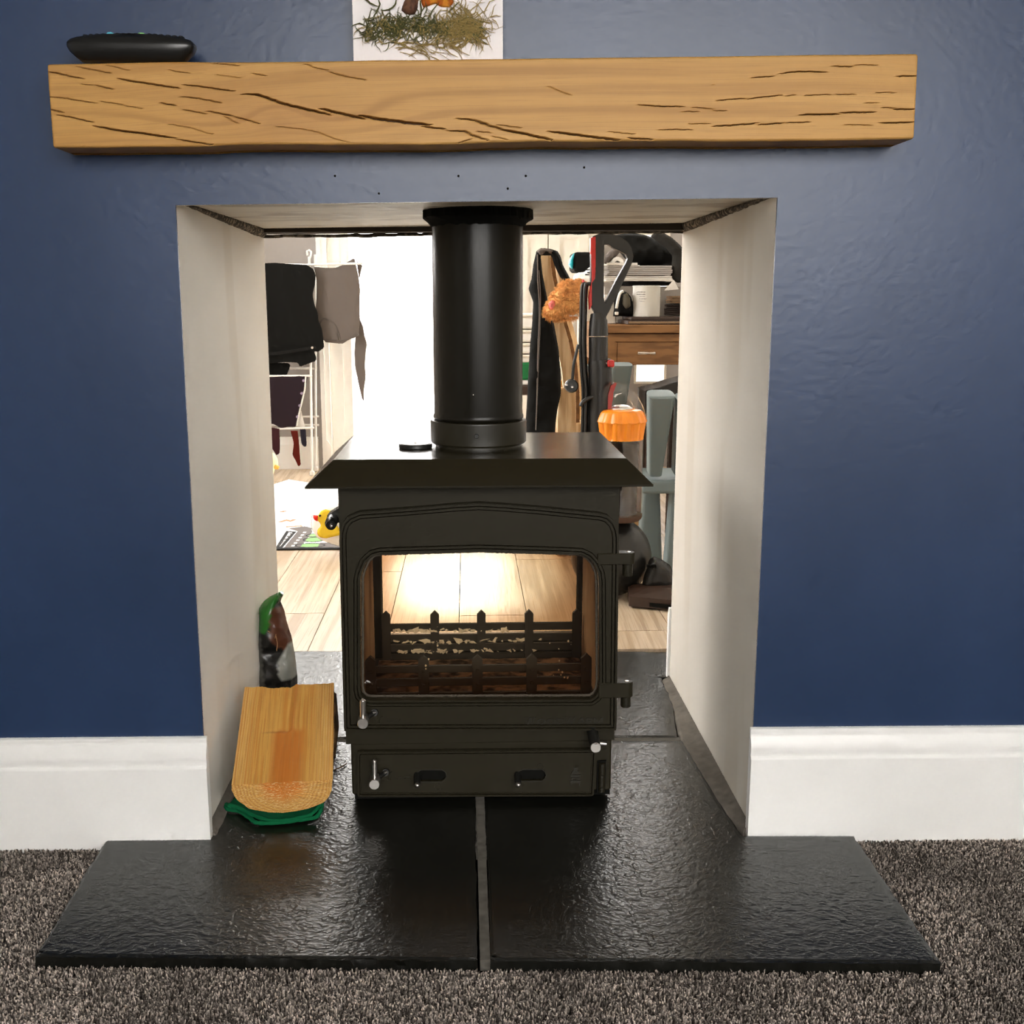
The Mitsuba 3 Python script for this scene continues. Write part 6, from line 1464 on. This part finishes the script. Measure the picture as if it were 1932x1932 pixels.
obj('roll', lathe([(trr * 0.42, -0.012), (trr, -0.012), (trr, 0.036), (trr * 0.42, 0.036)], (tcx2, 2.985, tcz2), 'y', 40), 'm_white_plastic', tp_, smooth=35)
obj('core', lathe([(trr * 0.32, -0.009), (trr * 0.43, -0.009), (trr * 0.43, 0.03), (trr * 0.32, 0.03)], (tcx2, 2.985, tcz2), 'y', 32), 'm_grey_plastic', tp_, smooth=35, label='grey core')
ce = thing('folded_card', 'white folded card standing right of the white tin', 'card')
obj('card', hull([(0.8125, 2.9, 0.9094), (0.8515, 2.9, 0.9529), (0.875, 2.9, 0.9138), (0.8147, 2.912, 0.9095), (0.8538, 2.912, 0.9531), (0.8774, 2.912, 0.914)]), 'm_paper', ce, smooth=False)
hp_ = thing('clothes_heap', 'heap of dark grey clothes piled on top of the desk papers', 'clothes')
obj('heap', puff([(0.6126, 1.1223), (0.6348, 1.1464), (0.6709, 1.1553), (0.7162, 1.1554), (0.7663, 1.1469), (0.8122, 1.1317), (0.8491, 1.1143), (0.8819, 1.0836), (0.9144, 1.066), (0.9337, 1.0352), (0.9296, 1.0197), (0.8702, 1.0173), (0.8017, 1.0172), (0.7423, 1.0171), (0.7238, 1.0259), (0.6871, 1.0368), (0.6452, 1.0829)], 3.12, 0.10, 0.12, 0.011, amp=0.05, freq=14, seed=5), 'm_heap', hp_, smooth=True)
mat('m_heap', pr((0.010, 0.0098, 0.009), 0.95, spec=0.1))
jk = thing('grey_jacket', 'dark grey jacket slung over the right end of the clothes heap', 'jacket')
obj('cloth', puff([(0.7565, 1.1324), (0.7785, 1.1498), (0.8145, 1.1456), (0.8464, 1.1284), (0.8833, 1.0982), (0.9068, 1.0678), (0.9134, 1.0045), (0.9108, 0.9453), (0.8747, 0.9409), (0.8467, 0.9672), (0.8498, 1.0154), (0.8532, 1.0503), (0.8252, 1.085), (0.7931, 1.1066)], 2.95, 0.025, 0.03, 0.009, amp=0.016, freq=24, seed=2), 'm_grey_dark_cloth', jk, smooth=True)
mat('m_grey_dark_cloth', pr((0.028, 0.026, 0.023), 0.95, spec=0.1))
obj('garment', puff([(0.5705, 1.0556), (0.5883, 1.0731), (0.6151, 1.0907), (0.6379, 1.0776), (0.6248, 1.0557), (0.598, 1.0337), (0.5802, 1.0161), (0.5688, 1.0205)], 2.98, 0.03, 0.03, 0.008, amp=0.02, freq=40, seed=3), 'm_grey_cloth', hp_, smooth=True, label='striped grey garment')
lb_ = thing('lunch_bag', 'black box bag with a teal end on the desk left of the vacuum handle', 'bag')
obj('body', rbox(0.4256, 0.5185, 2.86, 3.05, 0.9825, 1.0641, 0.018), 'm_black_cloth', lb_, smooth=35)
obj('end_panel', puff([(0.4062, 1.0119), (0.4103, 1.0375), (0.4276, 1.0589), (0.4364, 1.061), (0.4279, 1.0333), (0.4262, 0.9948), (0.4151, 0.9991)], 2.875, 0.02, 0.03, 0.006), 'm_teal_plastic', lb_, smooth=True, label='teal end')
wb = thing('white_carrier_bag', 'white printed carrier bag under the black and teal bag', 'bag')
obj('bag', puff([(0.4196, 0.9652), (0.435, 0.9782), (0.4659, 0.9825), (0.4834, 0.9998), (0.501, 1.0084), (0.5188, 1.002), (0.5282, 0.9697), (0.5246, 0.9156), (0.4937, 0.9047), (0.449, 0.922), (0.4222, 0.9371)], 2.80, 0.04, 0.04, 0.008, amp=0.014, freq=34, seed=7), 'm_white_cloth', wb, smooth=True)
for i, q in enumerate(((0.474, 2.755, 0.9893), (0.4806, 2.755, 0.9788), (0.4721, 2.755, 0.9705))):
    obj('print', rbox(q[0] - 0.008, q[0] + 0.008, 2.752, 2.768, q[2] - 0.0018, q[2] + 0.0018, 0.0016), 'm_print_black', wb, smooth=35)
sbx = thing('side_table', 'pale side table under the bags left of the vacuum handle', 'table')
obj('top', box(0.3773, 0.5319 - 0.06, 2.72, 3.10, 0.8991 - 0.022, 0.8991, 0.003), 'm_cream', sbx, smooth=False)
for x in (0.3816 + 0.02, 0.519 - 0.07):
    for y in (2.745, 3.07):
        obj('leg', box(x - 0.014, x + 0.014, y - 0.014, y + 0.014, 0.0, 0.8991 - 0.021, 0.002), 'm_cream', sbx, smooth=False)

# dark seat pushed up to the desk, the white cupboards and the drawer tower
ds = thing('leather_stool', 'dark leather padded seat in front of the oak desk by the right jamb', 'stool')
sp_ = [(0.6164, 0.5524), (0.6278, 0.5562), (0.6659, 0.5636), (0.7076, 0.5787), (0.7797, 0.5974), (0.7828, 0.5063), (0.7065, 0.4836), (0.6184, 0.4725)]
obj('seat', bev(sp_, 2.14, 2.31, 0.012, 3), 'm_leather', ds, smooth=False)
for x, y in ((sp_[0][0] + 0.03, 2.17), (sp_[4][0] - 0.03, 2.17), (sp_[0][0] + 0.03, 2.285), (sp_[4][0] - 0.03, 2.285)):
    obj('leg', box(x - 0.018, x + 0.018, y - 0.018, y + 0.018, 0.0, sp_[7][1] + 0.01, 0.003), 'm_brown_card', ds, smooth=False)

cp = thing('white_cupboard', 'tall white panelled cupboard standing against the back wall right of the glazed door', 'cupboard')
C0, C1, CYF = 0.2529, 0.588, 3.62
obj('carcass', box(C0 - 0.03, C1 + 0.06, CYF + 0.02, 3.94, 0.0, 2.0, 0.002), 'm_cream', cp, smooth=False)
for a, b in ((0.2452 - 0.02, 0.3755), (0.3806, 0.5727)):
    fr_o = sbox(a, 0.08, b, 1.96)
    inn = sbox(a + 0.055, 0.16, b - 0.045, 1.1643)
    dd = obj('door', cat([prism(fr_o.difference(inn), CYF, CYF + 0.018), prism(inn.buffer(0.004), CYF + 0.010, CYF + 0.017)]), 'm_cupboard', cp, smooth=False)
    obj('bead', prism(inn.difference(inn.buffer(-0.008)), CYF + 0.004, CYF + 0.012), 'm_cupboard', dd, smooth=False)
mat('m_cupboard', pr((0.78, 0.74, 0.66), 0.45, spec=0.4))
dt = thing('drawer_tower', 'white plastic storage tubs stacked beside the flue pipe behind the coat', 'storage tub')
e0, e1 = 0.1811, 0.2675
for (za, zb) in ((0.7536, 0.8149), (0.7004, 0.7514), (0.6534, 0.6983), (0.6234, 0.6513)):
    obj('tub', rbox(e0, e1, 2.75, 3.05, za + 0.001, zb - 0.010, 0.012), 'm_white_plastic', dt, smooth=40)
    obj('rim', rbox(e0 - 0.006, e1 + 0.006, 2.742, 3.058, zb - 0.012, zb - 0.001, 0.005), 'm_cream', dt, smooth=40)
gb = thing('green_box', 'green plastic box under the white storage tubs beside the flue pipe', 'storage box')
obj('body', rbox(e0, e1 + 0.01, 2.75, 3.05, 0.5481, 0.6191, 0.01), 'm_green_plastic', gb, smooth=40)
obj('base', rbox(e0 + 0.004, e1 + 0.006, 2.755, 3.045, 0.5264, 0.547, 0.006), 'm_white_plastic', gb, smooth=40, label='white base')
bs = thing('wooden_bench', 'small brown wooden bench carrying the green box and white tubs', 'bench')
obj('top', box(e0 - 0.03, e1 + 0.03, 2.73, 3.07, 0.4874, 0.5253, 0.004), 'm_brown_card', bs, smooth=False)
for x in (e0, e1):
    for y in (2.76, 3.04):
        obj('leg', box(x - 0.016, x + 0.016, y - 0.016, y + 0.016, 0.0, 0.4874 + 0.001, 0.002), 'm_oak_furniture', bs, smooth=False)
